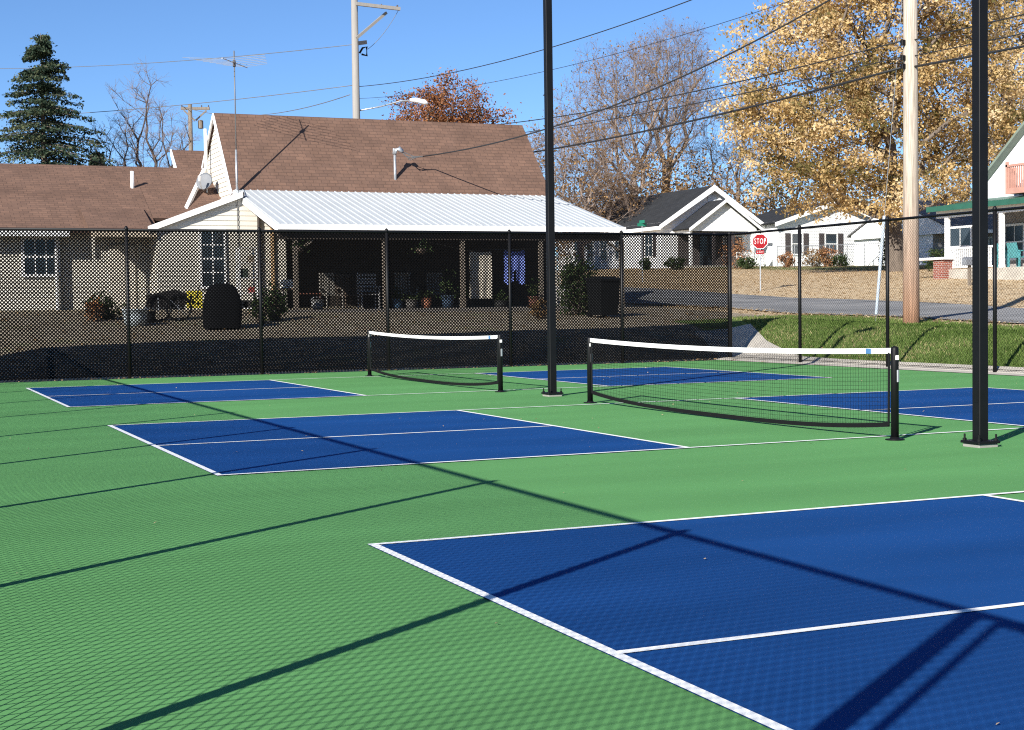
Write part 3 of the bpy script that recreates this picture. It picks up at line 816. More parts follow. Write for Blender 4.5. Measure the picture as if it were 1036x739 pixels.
# ================================================================== white house with black roof
def house_black_roof():
    c = at(720, 270, 100); X0, Yf, zb = c.x, c.y, c.z - .1
    r = empty("white_house", (X0, Yf, zb), "white house with black roof and open gabled front porch across the street", "house")
    hw = 3.9; ez = zb + 3.05; rz = zb + 5.55; Ln = 16
    sided_wall(r, (X0 - hw, Yf, zb - 1), X_, -Y_, [(0, zb - 1), (2 * hw, zb - 1), (2 * hw, ez), (hw, rz - .15), (0, ez)], M_WHITE, e=.2)
    sided_wall(r, (X0 - hw, Yf + Ln, zb - 1), -Y_, -X_, [(0, zb - 1), (Ln, zb - 1), (Ln, ez), (0, ez)], M_WHITE, e=.2)
    MB().box(X0 + hw - .2, X0 + hw, Yf + .2, Yf + Ln, zb - 1, ez).build("wall", M_WHITE, r)
    ov = .35; sl_ = (rz - ez) / hw
    for s in (-1, 1):
        roof_plane(r, (X0 + s * (hw + ov), Yf - .4, ez - ov * sl_), (X0 + s * (hw + ov), Yf + Ln, ez - ov * sl_), (X0 + s * .002, Yf + Ln - 3, rz), (X0 + s * .002, Yf - .4, rz), S_BLACK)
        MB().prism([(X0 + s * (hw + ov), Yf - .41, ez - ov * sl_ + .02), (X0 + s * .003, Yf - .41, rz + .03), (X0 + s * .003, Yf - .41, rz - .36), (X0 + s * (hw + ov), Yf - .41, ez - ov * sl_ - .26)], (0, -.08, 0)).build("rake_trim", M_TRIM, r)
    MB().box(X0 - hw - ov - .05, X0 - hw - .03, Yf - .3, Yf + Ln, ez - .5, ez - .27).build("fascia", M_TRIM, r)
    # louvre in the gable
    MB().bbox(X0 - .3, X0 + .3, Yf - .08, Yf - .02, rz - 1.2, rz - .6, .01).build("gable_vent", mat("pale vent", (.55, .58, .62), .6), r)
    # porch
    px0, px1, yp = X0 - 2.75, X0 + 2.35, Yf - 1.9
    pm = (px0 + px1) / 2; pz = zb + 2.75; pr_ = zb + 4.5; hw2 = (px1 - px0) / 2
    sided_wall(r, (px0, yp, pz - .35), X_, -Y_, [(0, pz - .35), (2 * hw2, pz - .35), (2 * hw2, pz), (hw2, pr_ - .1), (0, pz)], M_TRIM, "porch_gable", .2)
    for s in (-1, 1):
        s2 = (pr_ - pz) / hw2
        roof_plane(r, (pm + s * (hw2 + .3), yp - .35, pz - .3 * s2), (pm + s * (hw2 + .3), Yf, pz - .3 * s2), (pm + s * .002, Yf, pr_), (pm + s * .002, yp - .35, pr_), S_BLACK, .1, "porch_roof")
        MB().prism([(pm + s * (hw2 + .3), yp - .36, pz - .3 * s2 + .02), (pm + s * .003, yp - .36, pr_ + .02), (pm + s * .003, yp - .36, pr_ - .2), (pm + s * (hw2 + .3), yp - .36, pz - .3 * s2 - .2)], (0, -.06, 0)).build("rake_trim", M_TRIM, r)
    MB().box(px0, px0 + .15, yp + .16, Yf, pz - .5, pz).build("porch_beam", M_TRIM, r)
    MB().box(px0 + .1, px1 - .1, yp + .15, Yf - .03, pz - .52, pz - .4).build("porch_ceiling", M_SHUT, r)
    MB().box(px0, px1, yp, Yf - .03, zb - 1.2, zb + .12).build("porch_floor", M_CONC, r)
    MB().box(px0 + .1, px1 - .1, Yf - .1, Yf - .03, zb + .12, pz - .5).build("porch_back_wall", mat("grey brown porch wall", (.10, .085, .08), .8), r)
    for t in (.0, .36, .66, .98):
        xx_ = px0 + .1 + t * (px1 - px0 - .2)
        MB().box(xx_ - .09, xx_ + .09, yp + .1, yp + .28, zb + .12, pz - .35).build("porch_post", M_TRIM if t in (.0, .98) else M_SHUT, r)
    MB().bbox(X0 - 1.0, X0 - .1, Yf - .2, Yf - .1, zb + .12, zb + 2.2, .02).build("door", M_GLASS, r)
    window(r, (X0 + 1.6, Yf - .11, zb + 1.5), X_, -Y_, 1.4, 1.3, 2, 2)
    m_ = MB()
    for i in range(26):
        xx_ = px0 + 3.6 + i * .1; m_.box(xx_, xx_ + .04, yp + .13, yp + .17, zb + .2, zb + .95)
    m_.box(px0 + 3.5, px1 - .1, yp + .11, yp + .19, zb + .95, zb + 1.02); m_.build("porch_railing", M_TRIM, r)
    # windows of the long side wall
    for yy_ in (1.6, 6.0, 8.2, 10.4, 12.5):
        window(r, (X0 - hw - .02, Yf + yy_, zb + 1.6), -Y_, -X_, .95, 1.5, 2, 2, shutters=.4 if yy_ == 1.6 else None)
    return X0, Yf, zb
HB = house_black_roof()

# ================================================================== white house behind the yellow oak
def house_shutters():
    a = at(786, 272, 100); b_ = at(884, 272, 100)
    X0, Yf, zb = a.x, a.y + 0.0, a.z - .1
    X1 = X0 + 9.3
    r = empty("white_house", (X0, Yf, zb), "plain white house with dark window shutters behind the big yellow oak", "house")
    ez = zb + 3.3; rz = zb + 4.75; xm = (X0 + X1) / 2; hw = (X1 - X0) / 2
    sided_wall(r, (X0, Yf, zb - 1.2), X_, -Y_, [(0, zb - 1.2), (2 * hw, zb - 1.2), (2 * hw, ez), (hw, rz - .1), (0, ez)], M_WHITE, e=.2)
    sided_wall(r, (X0, Yf + 6, zb - 1.2), -Y_, -X_, [(0, zb - 1.2), (6, zb - 1.2), (6, ez), (0, ez)], M_WHITE, e=.2)
    sided_wall(r, (X1, Yf, zb - 1.2), Y_, X_, [(0, zb - 1.2), (6, zb - 1.2), (6, ez), (0, ez)], M_WHITE, e=.2)
    sl_ = (rz - ez) / hw
    for s in (-1, 1):
        roof_plane(r, (xm + s * (hw + .4), Yf - .4, ez - .4 * sl_), (xm + s * (hw + .4), Yf + 6.3, ez - .4 * sl_), (xm + s * .002, Yf + 6.3, rz), (xm + s * .002, Yf - .4, rz), S_BLACK)
        MB().prism([(xm + s * (hw + .4), Yf - .41, ez - .4 * sl_ + .02), (xm + s * .003, Yf - .41, rz + .02), (xm + s * .003, Yf - .41, rz - .3), (xm + s * (hw + .4), Yf - .41, ez - .4 * sl_ - .25)], (0, -.06, 0)).build("rake_trim", M_TRIM, r)
    for pxx, w_ in ((806, .8), (840.5, .9), (885, .9)):
        p = at_y(pxx, 247, Yf)
        window(r, (p.x, Yf - .02, p.z), X_, -Y_, w_, 1.35, 1, 2, .1, shutters=.42)
    MB().bbox(X0 + 5.0, X0 + 5.25, Yf - .15, Yf - .02, zb + .7, zb + 1.1, .02).build("meter_box", M_GALV, r)
house_shutters()

# ================================================================== house with the green porch roof, right edge
def house_green():
    XF = 37.3                       # porch front plane, facing the street
    yl = at_x(945, 208, XF).y       # left (far) end
    zb = 2.45
    r = empty("white_house", (XF, yl - 4, zb), "white house with green porch roof and pinkish upper balcony at the right edge", "house")
    y1 = yl - 11; zr = 1.387 + 5.6
    zr = at_x(945, 211, XF).z; ze2 = zr
    MG = mat("dark green metal roof", (.02, .09, .06), .5)
    # porch roof
    MB().prism([(XF - .3, yl, zr), (XF + 3.2, yl, zr + .55), (XF + 3.2, yl, zr + .45), (XF - .3, yl, zr - .1)], (0, y1 - yl, 0)).build("porch_roof", MG, r)
    MB().box(XF - .36, XF - .304, y1, yl + .05, zr - .17, zr + .04).build("gutter", MG, r)
    MB().box(XF + .02, XF + .18, y1, yl - .1, zr - .42, zr - .13).build("porch_beam", M_TRIM, r)
    MB().box(XF - .1, XF + 2.9, y1, yl - .15, zb - 1.4, zb + .15).build("porch_floor", M_CONC, r)
    wallm = mat("grey porch siding", (.30, .27, .25), .7)
    sided_wall(r, (XF + 2.9, yl - .3, zb - 1.4), -Y_, -X_, [(0, zb - 1.4), (10.7, zb - 1.4), (10.7, zr + .3), (0, zr + .3)], wallm, e=.18)
    MB().box(XF + 3.0, XF + 11, yl - .5, yl - .3, zb - 1.4, zr + 2).build("side_wall", M_WHITE, r)
    # upper storey gable above the porch
    up = zr + .5
    ya = at_x(998, 190, XF + 2.2).y
    MB().prism([(XF + 2.2, ya, up - .2), (XF + 2.2, ya, up + .6), (XF + 2.2, ya - 4.0, up + 3.7), (XF + 2.2, ya - 8, up + .6), (XF + 2.2, ya - 8, up - .2)], (.2, 0, 0)).build("upper_wall", M_WHITE, r)
    roof_plane(r, (XF + 1.8, ya + .5, up + .25), (XF + 10, ya + .5, up + .25), (XF + 10, ya - 4, up + 3.9), (XF + 1.8, ya - 4, up + 3.9), mat("pale green roof", (.16, .2, .16), .7))
    yb_ = at_x(1017, 180, XF + .9).y
    zb2 = at_x(1025, 196, XF + .9).z
    mb_ = MB(); pink = mat("pinkish wooden balcony", (.42, .22, .17), .75)
    mb_.box(XF + .9, XF + 2.2, yb_ - 4, yb_, zb2, zb2 + .22)
    for i in range(34): mb_.box(XF + .93, XF + .97, yb_ - .06 - i * .115, yb_ - .015 - i * .115, zb2 + .22, zb2 + 1.05)
    for i in range(9): mb_.box(XF + 1.1 + i * .115, XF + 1.15 + i * .115, yb_ - .05, yb_ - .01, zb2 + .22, zb2 + 1.05)
    mb_.box(XF + .9, XF + 1.0, yb_ - 4, yb_, zb2 + 1.05, zb2 + 1.14); mb_.box(XF + .9, XF + 1.0, yb_ - .1, yb_, zb2 + .222, zb2 + 1.25)
    mb_.build("balcony", pink, r)
    for pxx in (958.5, 1013.5):
        p = at_x(pxx, 240, XF + .1)
        MB().box(XF + .03, XF + .17, p.y - .09, p.y + .09, zb + .15, zr - .42).build("porch_post", M_TRIM, r)
    ya_, yb2 = at_x(962, 255, XF + .1).y, at_x(1006, 255, XF + .1).y
    m_ = MB(); k = int(abs(ya_ - yb2) / .12)
    for i in range(k): m_.box(XF + .08, XF + .12, ya_ - i * .12 - .05, ya_ - i * .12, zb + .25, zb + .95)
    m_.box(XF + .06, XF + .14, yb2, ya_, zb + .95, zb + 1.03); m_.box(XF + .06, XF + .14, yb2, ya_, zb + .2, zb + .249); m_.build("porch_railing", M_TRIM, r)
    p = at_x(972, 240, XF + 2.88); window(r, (XF + 2.88, p.y, p.z), -Y_, -X_, 1.3, .75, 2, 1)
    p = at_x(1027, 245, XF + 2.88); window(r, (XF + 2.88, p.y, p.z), -Y_, -X_, 1.0, 1.3, 2, 2)
    p = at_x(953, 268, XF - .2)
    m_ = MB(); m_.bbox(XF - .4, XF + .1, p.y - .3, p.y + .3, zb - .9, zb + .55, .01); br = m_.build("brick_pier", S_BRICK, r, uv=((0, 0, 0), (.7, .7, 0), (0, 0, 1)))
    m_ = MB(); m_.bbox(XF - .5, XF + .2, p.y - .4, p.y + 1.8, zb + .555, zb + .65, .02); m_.build("pier_cap", M_TRIM, br)
    return XF, zb
XG, ZG = house_green()

# ================================================================== trees
def nrm_rows(a): return a / (np.linalg.norm(a, axis=1, keepdims=True) + 1e-9)

def skeleton(rng, trunk, targets, seg, up=.25, jit=.12, path=.25):
    """grow limbs from a trunk polyline to every target; returns nodes, parents"""
    nodes = [np.array(trunk[0], float)]; par = [-1]
    for a, b in zip(trunk[:-1], trunk[1:]):
        a = np.array(a, float); b = np.array(b, float); k = max(1, int(np.linalg.norm(b - a) / seg))
        for i in range(1, k + 1): nodes.append(a + (b - a) * i / k); par.append(len(nodes) - 2)
    t0 = max(1, int(len(nodes) * .35))
    T = np.array(targets, float); top = nodes[-1]
    order = np.argsort(np.linalg.norm(T - (np.array(trunk[0]) * .3 + top * .7), axis=1))
    cap = 200000
    arr = np.zeros((cap, 3)); arr[:len(nodes)] = nodes; n = len(nodes); pl = np.zeros(cap)
    for i in range(1, n): pl[i] = pl[i - 1] + np.linalg.norm(arr[i] - arr[i - 1])
    tips = []
    for ti in order:
        t = T[ti]
        d = arr[t0:n] - t
        c = np.linalg.norm(d, axis=1) + np.maximum(0, d[:, 2] + .25 * np.hypot(d[:, 0], d[:, 1])) * .8 + pl[t0:n] * path
        j = t0 + int(np.argmin(c)); p = arr[j]; v = t - p; L = np.linalg.norm(v)
        k = max(1, int(L / seg)); prev = j
        side = rng.normal(0, 1, 3) * jit * L; lift = np.array([0, 0, up * L * .35])
        for i in range(1, k + 1):
            f = i / k; q = p + v * f + (side - lift * .0) * math.sin(math.pi * f) * .5 - lift * math.sin(math.pi * f) * .3 + (rng.normal(0, seg * .05, 3) if i < k else 0)
            if n >= cap: break
            arr[n] = q; par.append(prev); pl[n] = pl[prev] + np.linalg.norm(q - arr[prev]); prev = n; n += 1
        tips.append(prev)
    return arr[:n], np.array(par), np.array(tips)

def radii(par, tips, r0, rmin, expo=.5):
    c = np.zeros(len(par)); c[tips] = 1
    for i in range(len(par) - 1, 0, -1): c[par[i]] += c[i]
    return np.maximum(rmin, r0 * (c / c[0]) ** expo), c

def limbs(rng, nodes, par, r, thick=.04):
    i = np.arange(1, len(par)); p = par[1:]
    R0 = np.minimum(r[p], r[i] * 1.5); big = r[i] > thick
    v1, q1 = tubes_np(nodes[p][big], nodes[i][big], R0[big], r[i][big], 8)
    v2, q2 = tubes_np(nodes[p][~big], nodes[i][~big], R0[~big], r[i][~big], 3)
    return np.concatenate([v1, v2]), np.concatenate([q1, q2 + len(v1)])

def twigs(rng, pts, dirs, n, l0, l1, r):
    P0 = np.repeat(pts, n, 0); D = np.repeat(dirs, n, 0) * .8 + rng.normal(0, .75, P0.shape) + np.array([0, 0, .25]); D = nrm_rows(D)
    L = rng.uniform(l0, l1, (len(P0), 1)); M_ = P0 + D * L * .5; D2 = nrm_rows(D + rng.normal(0, .4, D.shape)); P1 = M_ + D2 * L * .5
    # a side shoot from every middle
    D3 = nrm_rows(D + rng.normal(0, .8, D.shape)); P2 = M_ + D3 * L * .45
    A = np.concatenate([P0, M_, M_]); B = np.concatenate([M_, P1, P2]); rr = np.concatenate([np.full(len(P0), r), np.full(2 * len(P0), r * .7)])
    v, q = tubes_np(A, B, rr, rr * .8, 3)
    return v, q, np.concatenate([P1, P2])

def leaf_quads(rng, centers, size, up=.3, fold=True):
    n = len(centers); nn = nrm_rows(rng.normal(0, 1, (n, 3)) + np.array([0, 0, up])); a = nrm_rows(np.cross(nn, rng.normal(0, 1, (n, 3)))); b = np.cross(nn, a)
    s = (size * rng.uniform(.6, 1.3, n))[:, None]
    V = np.stack([centers - a * s, centers - b * s * .55 + nn * s * .15, centers + a * s, centers + b * s * .55 + nn * s * .15], 1)
    return V.reshape(-1, 3), np.arange(4 * n).reshape(-1, 4)

def sample_lobes(rng, lobes, n, shell=.55):
    """points in a set of ellipsoid lobes (c, r3), denser near their skins"""
    vol = np.array([l[1][0] * l[1][1] * l[1][2] for l in lobes]); pick = rng.choice(len(lobes), n, p=vol / vol.sum())
    C = np.array([l[0] for l in lobes])[pick]; R = np.array([l[1] for l in lobes])[pick]
    return C + nrm_rows(rng.normal(0, 1, (n, 3))) * R * (rng.uniform(shell ** 3, 1, (n, 1)) ** (1 / 3))

def tree_root(name, base, label, group=None):
    return empty(name, tuple(base), label, "tree", group)

def leafy_tree(seed, base, lobes, trunk_top, r0, label, lm, bark, n_clumps, per, leaf, spread, seg=.6, rmin=.015, name="oak_tree", tint_z=0.0, group=None):
    rng = np.random.default_rng(seed); base = np.array(base, float)
    root = tree_root(name, base, label, group)
    cl = sample_lobes(rng, [(base + np.array(c), np.array(r)) for c, r in lobes], n_clumps, .35)
    tp = base + np.array(trunk_top, float)
    nodes, par, tips = skeleton(rng, [base - [0, 0, .3], base + (tp - base) * .5 + [rng.normal(0, .12), rng.normal(0, .12), 0], tp], cl, seg)
    r, c = radii(par, tips, r0, rmin)
    # the root flare
    for i in range(min(4, len(r))): r[i] *= 1.35 - .1 * i
    v, q = limbs(rng, nodes, par, r)
    fastmesh("trunk", v, q, bark, root)
    ctr = np.repeat(cl, per, 0); pos = ctr + rng.normal(0, 1, ctr.shape) * np.array([spread, spread, spread * .62])
    v, q = leaf_quads(rng, pos, leaf)
    ct = rng.normal(.5, .26, len(cl)); h = (cl[:, 2] - cl[:, 2].min()) / np.ptp(cl[:, 2])
    t = np.repeat(ct + tint_z * (h - .5), per) + rng.normal(0, .16, len(pos))
    fastmesh("crown", v, q, lm, root, np.clip(t, 0, 1))
    return root

def bare_tree(seed, base, lobes, trunk_top, r0, label, n_tips, tw, tl, group=None, bark=None, leaves=None, seg=.7, rmin=.012, twr=.009, shell=.3):
    rng = np.random.default_rng(seed); base = np.array(base, float)
    root = tree_root("bare_tree", base, label, group)
    cl = sample_lobes(rng, [(base + np.array(c), np.array(r)) for c, r in lobes], n_tips, shell)
    tp = base + np.array(trunk_top, float)
    nodes, par, tips = skeleton(rng, [base - [0, 0, .3], base + (tp - base) * .5 + [rng.normal(0, .15), rng.normal(0, .15), 0], tp], cl, seg, up=.35, jit=.035, path=.55)
    r, c = radii(par, tips, r0, rmin, .55)
    v, q = limbs(rng, nodes, par, r); fastmesh("trunk", v, q, bark or M_BARKL, root)
    dirs = nrm_rows(nodes[tips] - nodes[par[tips]])
    # twigs along the finer limbs as well as at their tips
    fine = np.where((r < rmin * 2.2) & (np.arange(len(r)) > 3))[0]; fine = rng.choice(fine, min(len(fine), n_tips), replace=False)
    P = np.concatenate([nodes[tips], nodes[fine]]); D = np.concatenate([dirs, nrm_rows(nodes[fine] - nodes[par[fine]])])
    v, q, ends = twigs(rng, P, D, tw, tl * .5, tl, twr)
    fastmesh("crown", v, q, M_TWIG, root)
    if leaves:
        lm, k, s = leaves
        e = ends[rng.choice(len(ends), k)] + rng.normal(0, .12, (k, 3)); v, q = leaf_quads(rng, e, s, 0)
        fastmesh("dry_leaves", v, q, lm, root, np.clip(rng.normal(.5, .25, k), 0, 1))
    return root

L_OAK = leaf_mat("yellow oak leaves", [(0, (.15, .13, .05)), (.25, (.46, .33, .15)), (.6, (.69, .50, .24)), (1, (.78, .63, .40))], .5)
L_RED = leaf_mat("rusty oak leaves", [(0, (.11, .045, .022)), (.5, (.27, .115, .052)), (1, (.38, .19, .10))], .3)
L_BROWN = leaf_mat("dry brown leaves", [(0, (.12, .07, .035)), (.5, (.25, .155, .075)), (1, (.36, .23, .11))], .3)
L_DRY = leaf_mat("fallen leaves", [(0, (.14, .085, .045)), (.5, (.34, .23, .12)), (1, (.52, .40, .25))], .2)
L_TAN = leaf_mat("pale fallen leaves", [(0, (.26, .185, .10)), (.5, (.44, .325, .19)), (1, (.60, .48, .32))], .2)
L_SPRUCE = leaf_mat("blue green needles", [(0, (.014, .024, .017)), (.5, (.042, .064, .042)), (1, (.13, .14, .075))], .1)
L_SHRUB = leaf_mat("dark shrub leaves", [(0, (.015, .03, .012)), (.5, (.04, .065, .025)), (1, (.10, .11, .05))], .2)
L_RUSTS = leaf_mat("rust coloured shrub leaves", [(0, (.16, .07, .03)), (.5, (.33, .16, .08)), (1, (.42, .26, .14))], .2)
L_GRASS = leaf_mat("grass blades", [(0, (.06, .10, .022)), (.5, (.115, .175, .045)), (.8, (.18, .235, .075)), (1, (.36, .31, .16))], .25)

# the big yellow oak across the street
gb = ground(908, 75)
leafy_tree(3, gb, [((-4.2, 2.0, 9.5), (4.4, 4.5, 4.6)), ((1.0, .5, 12.5), (5.0, 5, 5.5)), ((-2.0, 1.0, 16.5), (4.5, 4.5, 4.5)), ((3.6, -1.0, 9.0), (3.4, 3.6, 4.4)), ((-3.2, .8, 6.4), (4.6, 3.8, 2.6)), ((-6.7, 3.0, 7.2), (1.9, 2.2, 2.4)), ((1.0, -.8, 4.2), (2.4, 2.5, 1.4)), ((-2.0, -.8, 3.75), (3.0, 2.6, 1.25)), ((-4.6, .6, 4.1), (2.2, 2.2, 1.3)), ((-5.9, 2.0, 5.0), (1.7, 2, 1.5)), ((5.2, -2, 7.0), (1.6, 2.4, 2.2)), ((3.0, -1.5, 15.5), (3.2, 3.4, 4.0))],
           (-.3, .1, 6.5), .42, "huge oak full of yellow and tan autumn leaves behind the wooden utility pole", L_OAK, M_BARK, 880, 112, .098, .39, tint_z=.3)
# second autumn tree at the far right, behind the green roofed house
gb = ground(1046, 92)
leafy_tree(5, gb, [((-1, 0, 9), (4, 4, 4.0)), ((1, 1, 17), (4.5, 4.5, 6)), ((-2.5, 0, 21), (3, 3, 3))], (0, 0, 6), .3, "tall tan leaved tree behind the house at the right edge", L_OAK, M_BARK, 420, 60, .12, .5, seg=.8, tint_z=-.3)
# rusty red oak behind the main roof
gb = ground(452, 92)
leafy_tree(9, gb, [((-1.5, .5, 9.4), (2.0, 2.6, 2.3)), ((.8, 0, 10.3), (1.9, 2.6, 2.3)), ((2.7, -1, 8.7), (1.4, 2.2, 1.6)), ((.2, 0, 7.5), (3.6, 3, 2.4))], (0, 0, 5), .3, "rusty red oak rising behind the ridge of the steep brown roof", L_RED, M_BARK, 440, 60, .085, .36, seg=.7, tint_z=0)
# bare trees in the middle distance
gb = ground(640, 118)
bare_tree(21, gb, [((0, 0, 12), (6.3, 5, 5.6)), ((-.5, 0, 14.5), (4.2, 4, 3.6)), ((-3.6, 0, 10), (3.4, 3, 3.6))], (.3, 0, 6), .42, "tall bare tree with pinkish twigs, left of the pair behind the porch roof", 420, 5, 1.5, "bare trees behind the street", leaves=(L_BROWN, 2500, .10))
gb = ground(676, 124)
bare_tree(22, gb, [((.6, 0, 14.5), (4.0, 4, 5.6)), ((1.4, 0, 17), (2.8, 3, 3.2))], (0, 0, 8), .36, "slimmer bare tree with upright limbs standing behind the black roof", 330, 5, 1.5, "bare trees behind the street", leaves=(L_BROWN, 900, .10))
gb = ground(748, 128)
bare_tree(23, gb, [((0, 0, 11), (3.6, 3.6, 5)), ((-1.6, 0, 8.5), (3.5, 3, 3))], (0, 0, 6), .22, "thin bare tree between the black roof and the yellow oak", 200, 5, 1.6, "bare trees behind the street", leaves=(L_BROWN, 500, .10))
gb = ground(590, 105)
bare_tree(24, gb, [((0, 0, 7.5), (4.2, 4, 3.4)), ((1.5, 0, 5.0), (4.0, 3, 2.5))], (0, 0, 3.5), .26, "low spreading bare tree directly right of the steep roof's end", 300, 6, 1.3, "bare trees behind the street", leaves=(L_BROWN, 2600, .11))
# brown leaved scrub trees below them
for k, (px_, d_, w_, h_, lab) in enumerate(((650, 116, 5.2, 6.6, "broad brown leaved tree right behind the black roof's left end"), (700, 120, 4.6, 7.0, "russet leaved tree behind the peak of the black roof"), (752, 118, 3.4, 4.8, "low brown leaved tree between the two white houses"), (600, 112, 4.2, 5.2, "brown leaved tree half hidden by the white porch roof"))):
    gb = ground(px_, d_)
    leafy_tree(40 + k, gb, [((0, 0, h_ * .8), (w_, w_ * .8, h_ * .62)), ((w_ * .5, 0, h_ * .6), (w_ * .6, w_ * .6, h_ * .5)), ((-w_ * .6, 0, h_ * .55), (w_ * .6, w_ * .6, h_ * .45))], (0, 0, h_ * .4), .22, lab, L_BROWN, M_BARKL, 230, 15, .14, .6, seg=.8, name="autumn_tree", group="brown leaved trees behind the street")
# bare tree on the left
gb = ground(156, 78)
bare_tree(31, gb, [((-.2, 0, 7.9), (2.6, 2.6, 3.2)), ((-.9, 0, 6.6), (2.4, 2.2, 2.4)), ((1.3, 0, 6.4), (1.5, 1.5, 2.2))], (.25, 0, 4.2), .22, "bare dark limbed tree between the spruce and the tall gable", 150, 4, .95, bark=mat('dark wet bark', (.06, .045, .04), .9, .3, 3), seg=.45, rmin=.014, twr=.008, shell=.1)

def spruce(seed, base, H_, W_, label):
    rng = np.random.default_rng(seed); base = np.array(base, float); root = tree_root("spruce_tree", base, label)
    A = []; B = []; R0 = []; R1 = []; P = []; T = []
    k = 22
    for i in range(k): 
        a = base + [0, 0, H_ * i / k]; b = base + [0, 0, H_ * (i + 1) / k]; A.append(a); B.append(b); R0.append(.26 * (1 - i / k) + .015); R1.append(.26 * (1 - (i + 1) / k) + .012)
    h = H_ * .10
    while h < H_ * .985:
        f = h / H_; rad = W_ * (1 - f) ** .82 + .12
        nb = int(8 + 6 * (1 - f))
        ph = rng.uniform(0, 6.28)
        for b in range(nb):
            th = ph + 6.283 * b / nb + rng.normal(0, .22); hb = h + H_ * rng.uniform(-.03, .03); L = rad * rng.uniform(.6, 1.22); 
            if rng.random() < .14: continue
            d = np.array([math.cos(th), math.sin(th), 0]); s0 = base + [0, 0, hb]
            m_ = 5; prev = s0
            for j in range(1, m_ + 1):
                t = j / m_; q = s0 + d * L * t + np.array([0, 0, L * (.10 * t - .42 * t * t + .20 * t ** 3)])
                A.append(prev); B.append(q); R0.append(.03 * (1 - t) + .012); R1.append(.03 * (1 - t) + .008)
                ct = rng.normal(.45, .2)
                nn = int(20 + 22 * t)
                for s_ in range(nn):
                    u = prev + (q - prev) * rng.random(); side = np.array([-d[1], d[0], 0]) * rng.normal(0, .34 * (.45 + L * .16)); 
                    P.append(u + side + np.array([0, 0, rng.normal(-.07, .065)])); T.append(ct + rng.normal(0, .15))
                prev = q
        h += H_ * .030 * rng.uniform(.8, 1.25)
    v, q = tubes_np(A, B, R0, R1, 5); fastmesh("trunk", v, q, M_BARK, root)
    P = np.array(P); v, q = leaf_quads(rng, P, .078, .5); fastmesh("crown", v, q, L_SPRUCE, root, np.clip(T, 0, 1))
gb = ground(50, 74)
spruce(51, gb, at(50, 36, 74).z - gb.z, 5.9, "tall dark blue green spruce at the far left behind the brown roof")
gb = ground(103, 80)
spruce(52, gb, 7.3, 1.8, "small dark conifer between the big spruce and the bare tree")

# distant treeline and houses beyond are hidden by the buildings; a low scrub belt closes the gaps
def shrub(seed, base, r, label, lm, n=40, per=16, leaf=.06, group=None, name="shrub"):
    rng = np.random.default_rng(seed); base = np.array(base, float); root = empty(name, tuple(base), label, "shrub", group)
    cl = sample_lobes(rng, [(base + np.array([0, 0, r[2]]), np.array(r))], n, .3)
    cl[:, 2] = np.maximum(cl[:, 2], base[2] + .08)
    A = np.repeat((base - [0, 0, .05])[None], n, 0) + rng.normal(0, .06, (n, 3)) * [1, 1, 0]; v, q = tubes_np(A, cl, np.full(n, .014), np.full(n, .006), 4); fastmesh("stem", v, q, M_BARK, root)
    ctr = np.repeat(cl, per, 0); pos = ctr + rng.normal(0, 1, ctr.shape) * np.array(r) * .22; pos[:, 2] = np.maximum(pos[:, 2], base[2] + .02)
    v, q = leaf_quads(rng, pos, leaf); fastmesh("foliage", v, q, lm, root, np.clip(rng.normal(.5, .2, len(pos)), 0, 1))
    return root

# ================================================================== utility poles and wires
def insulator(m_, p): m_.lathe(p, [(.02, 0), (.02, .05), (.055, .06), (.04, .10), (.055, .115), (.02, .17)], 8)
UP = ground(922, 36)
def near_pole():
    b = UP; r = empty("utility_pole", b, "thick bare wooden utility pole beside the street, its top out of the picture", "utility pole")
    H_ = 11.2
    MB().tube([b - Zv * .4, b + Zv * .3, b + Zv * 4, b + Zv * H_], [.205, .20, .18, .15], 20).build("pole", M_POLEW, r, True)
    m_ = MB(); m_.beam(b + Vector((-.9, -.15, H_ - .5)), b + Vector((.9, -.15, H_ - .5)), .09, .11); m_.build("crossarm", M_POLEW, r)
    for s in (-.8, 0.0, .8):
        m_ = MB(); insulator(m_, b + Vector((s, -.15, H_ - .44 if s else H_))); m_.build("insulator", M_GALV, r)
    for z_ in (7.62 - b.z, 7.25 - b.z, 7.05 - b.z):
        m_ = MB(); m_.bbox(b.x - .28, b.x - .17, b.y - .04, b.y + .04, b.z + z_ - .07, b.z + z_ + .05, .01); m_.build("wire_clamp", M_BLACK, r)
    return H_
HN = near_pole()
FP = ground(365, 68)
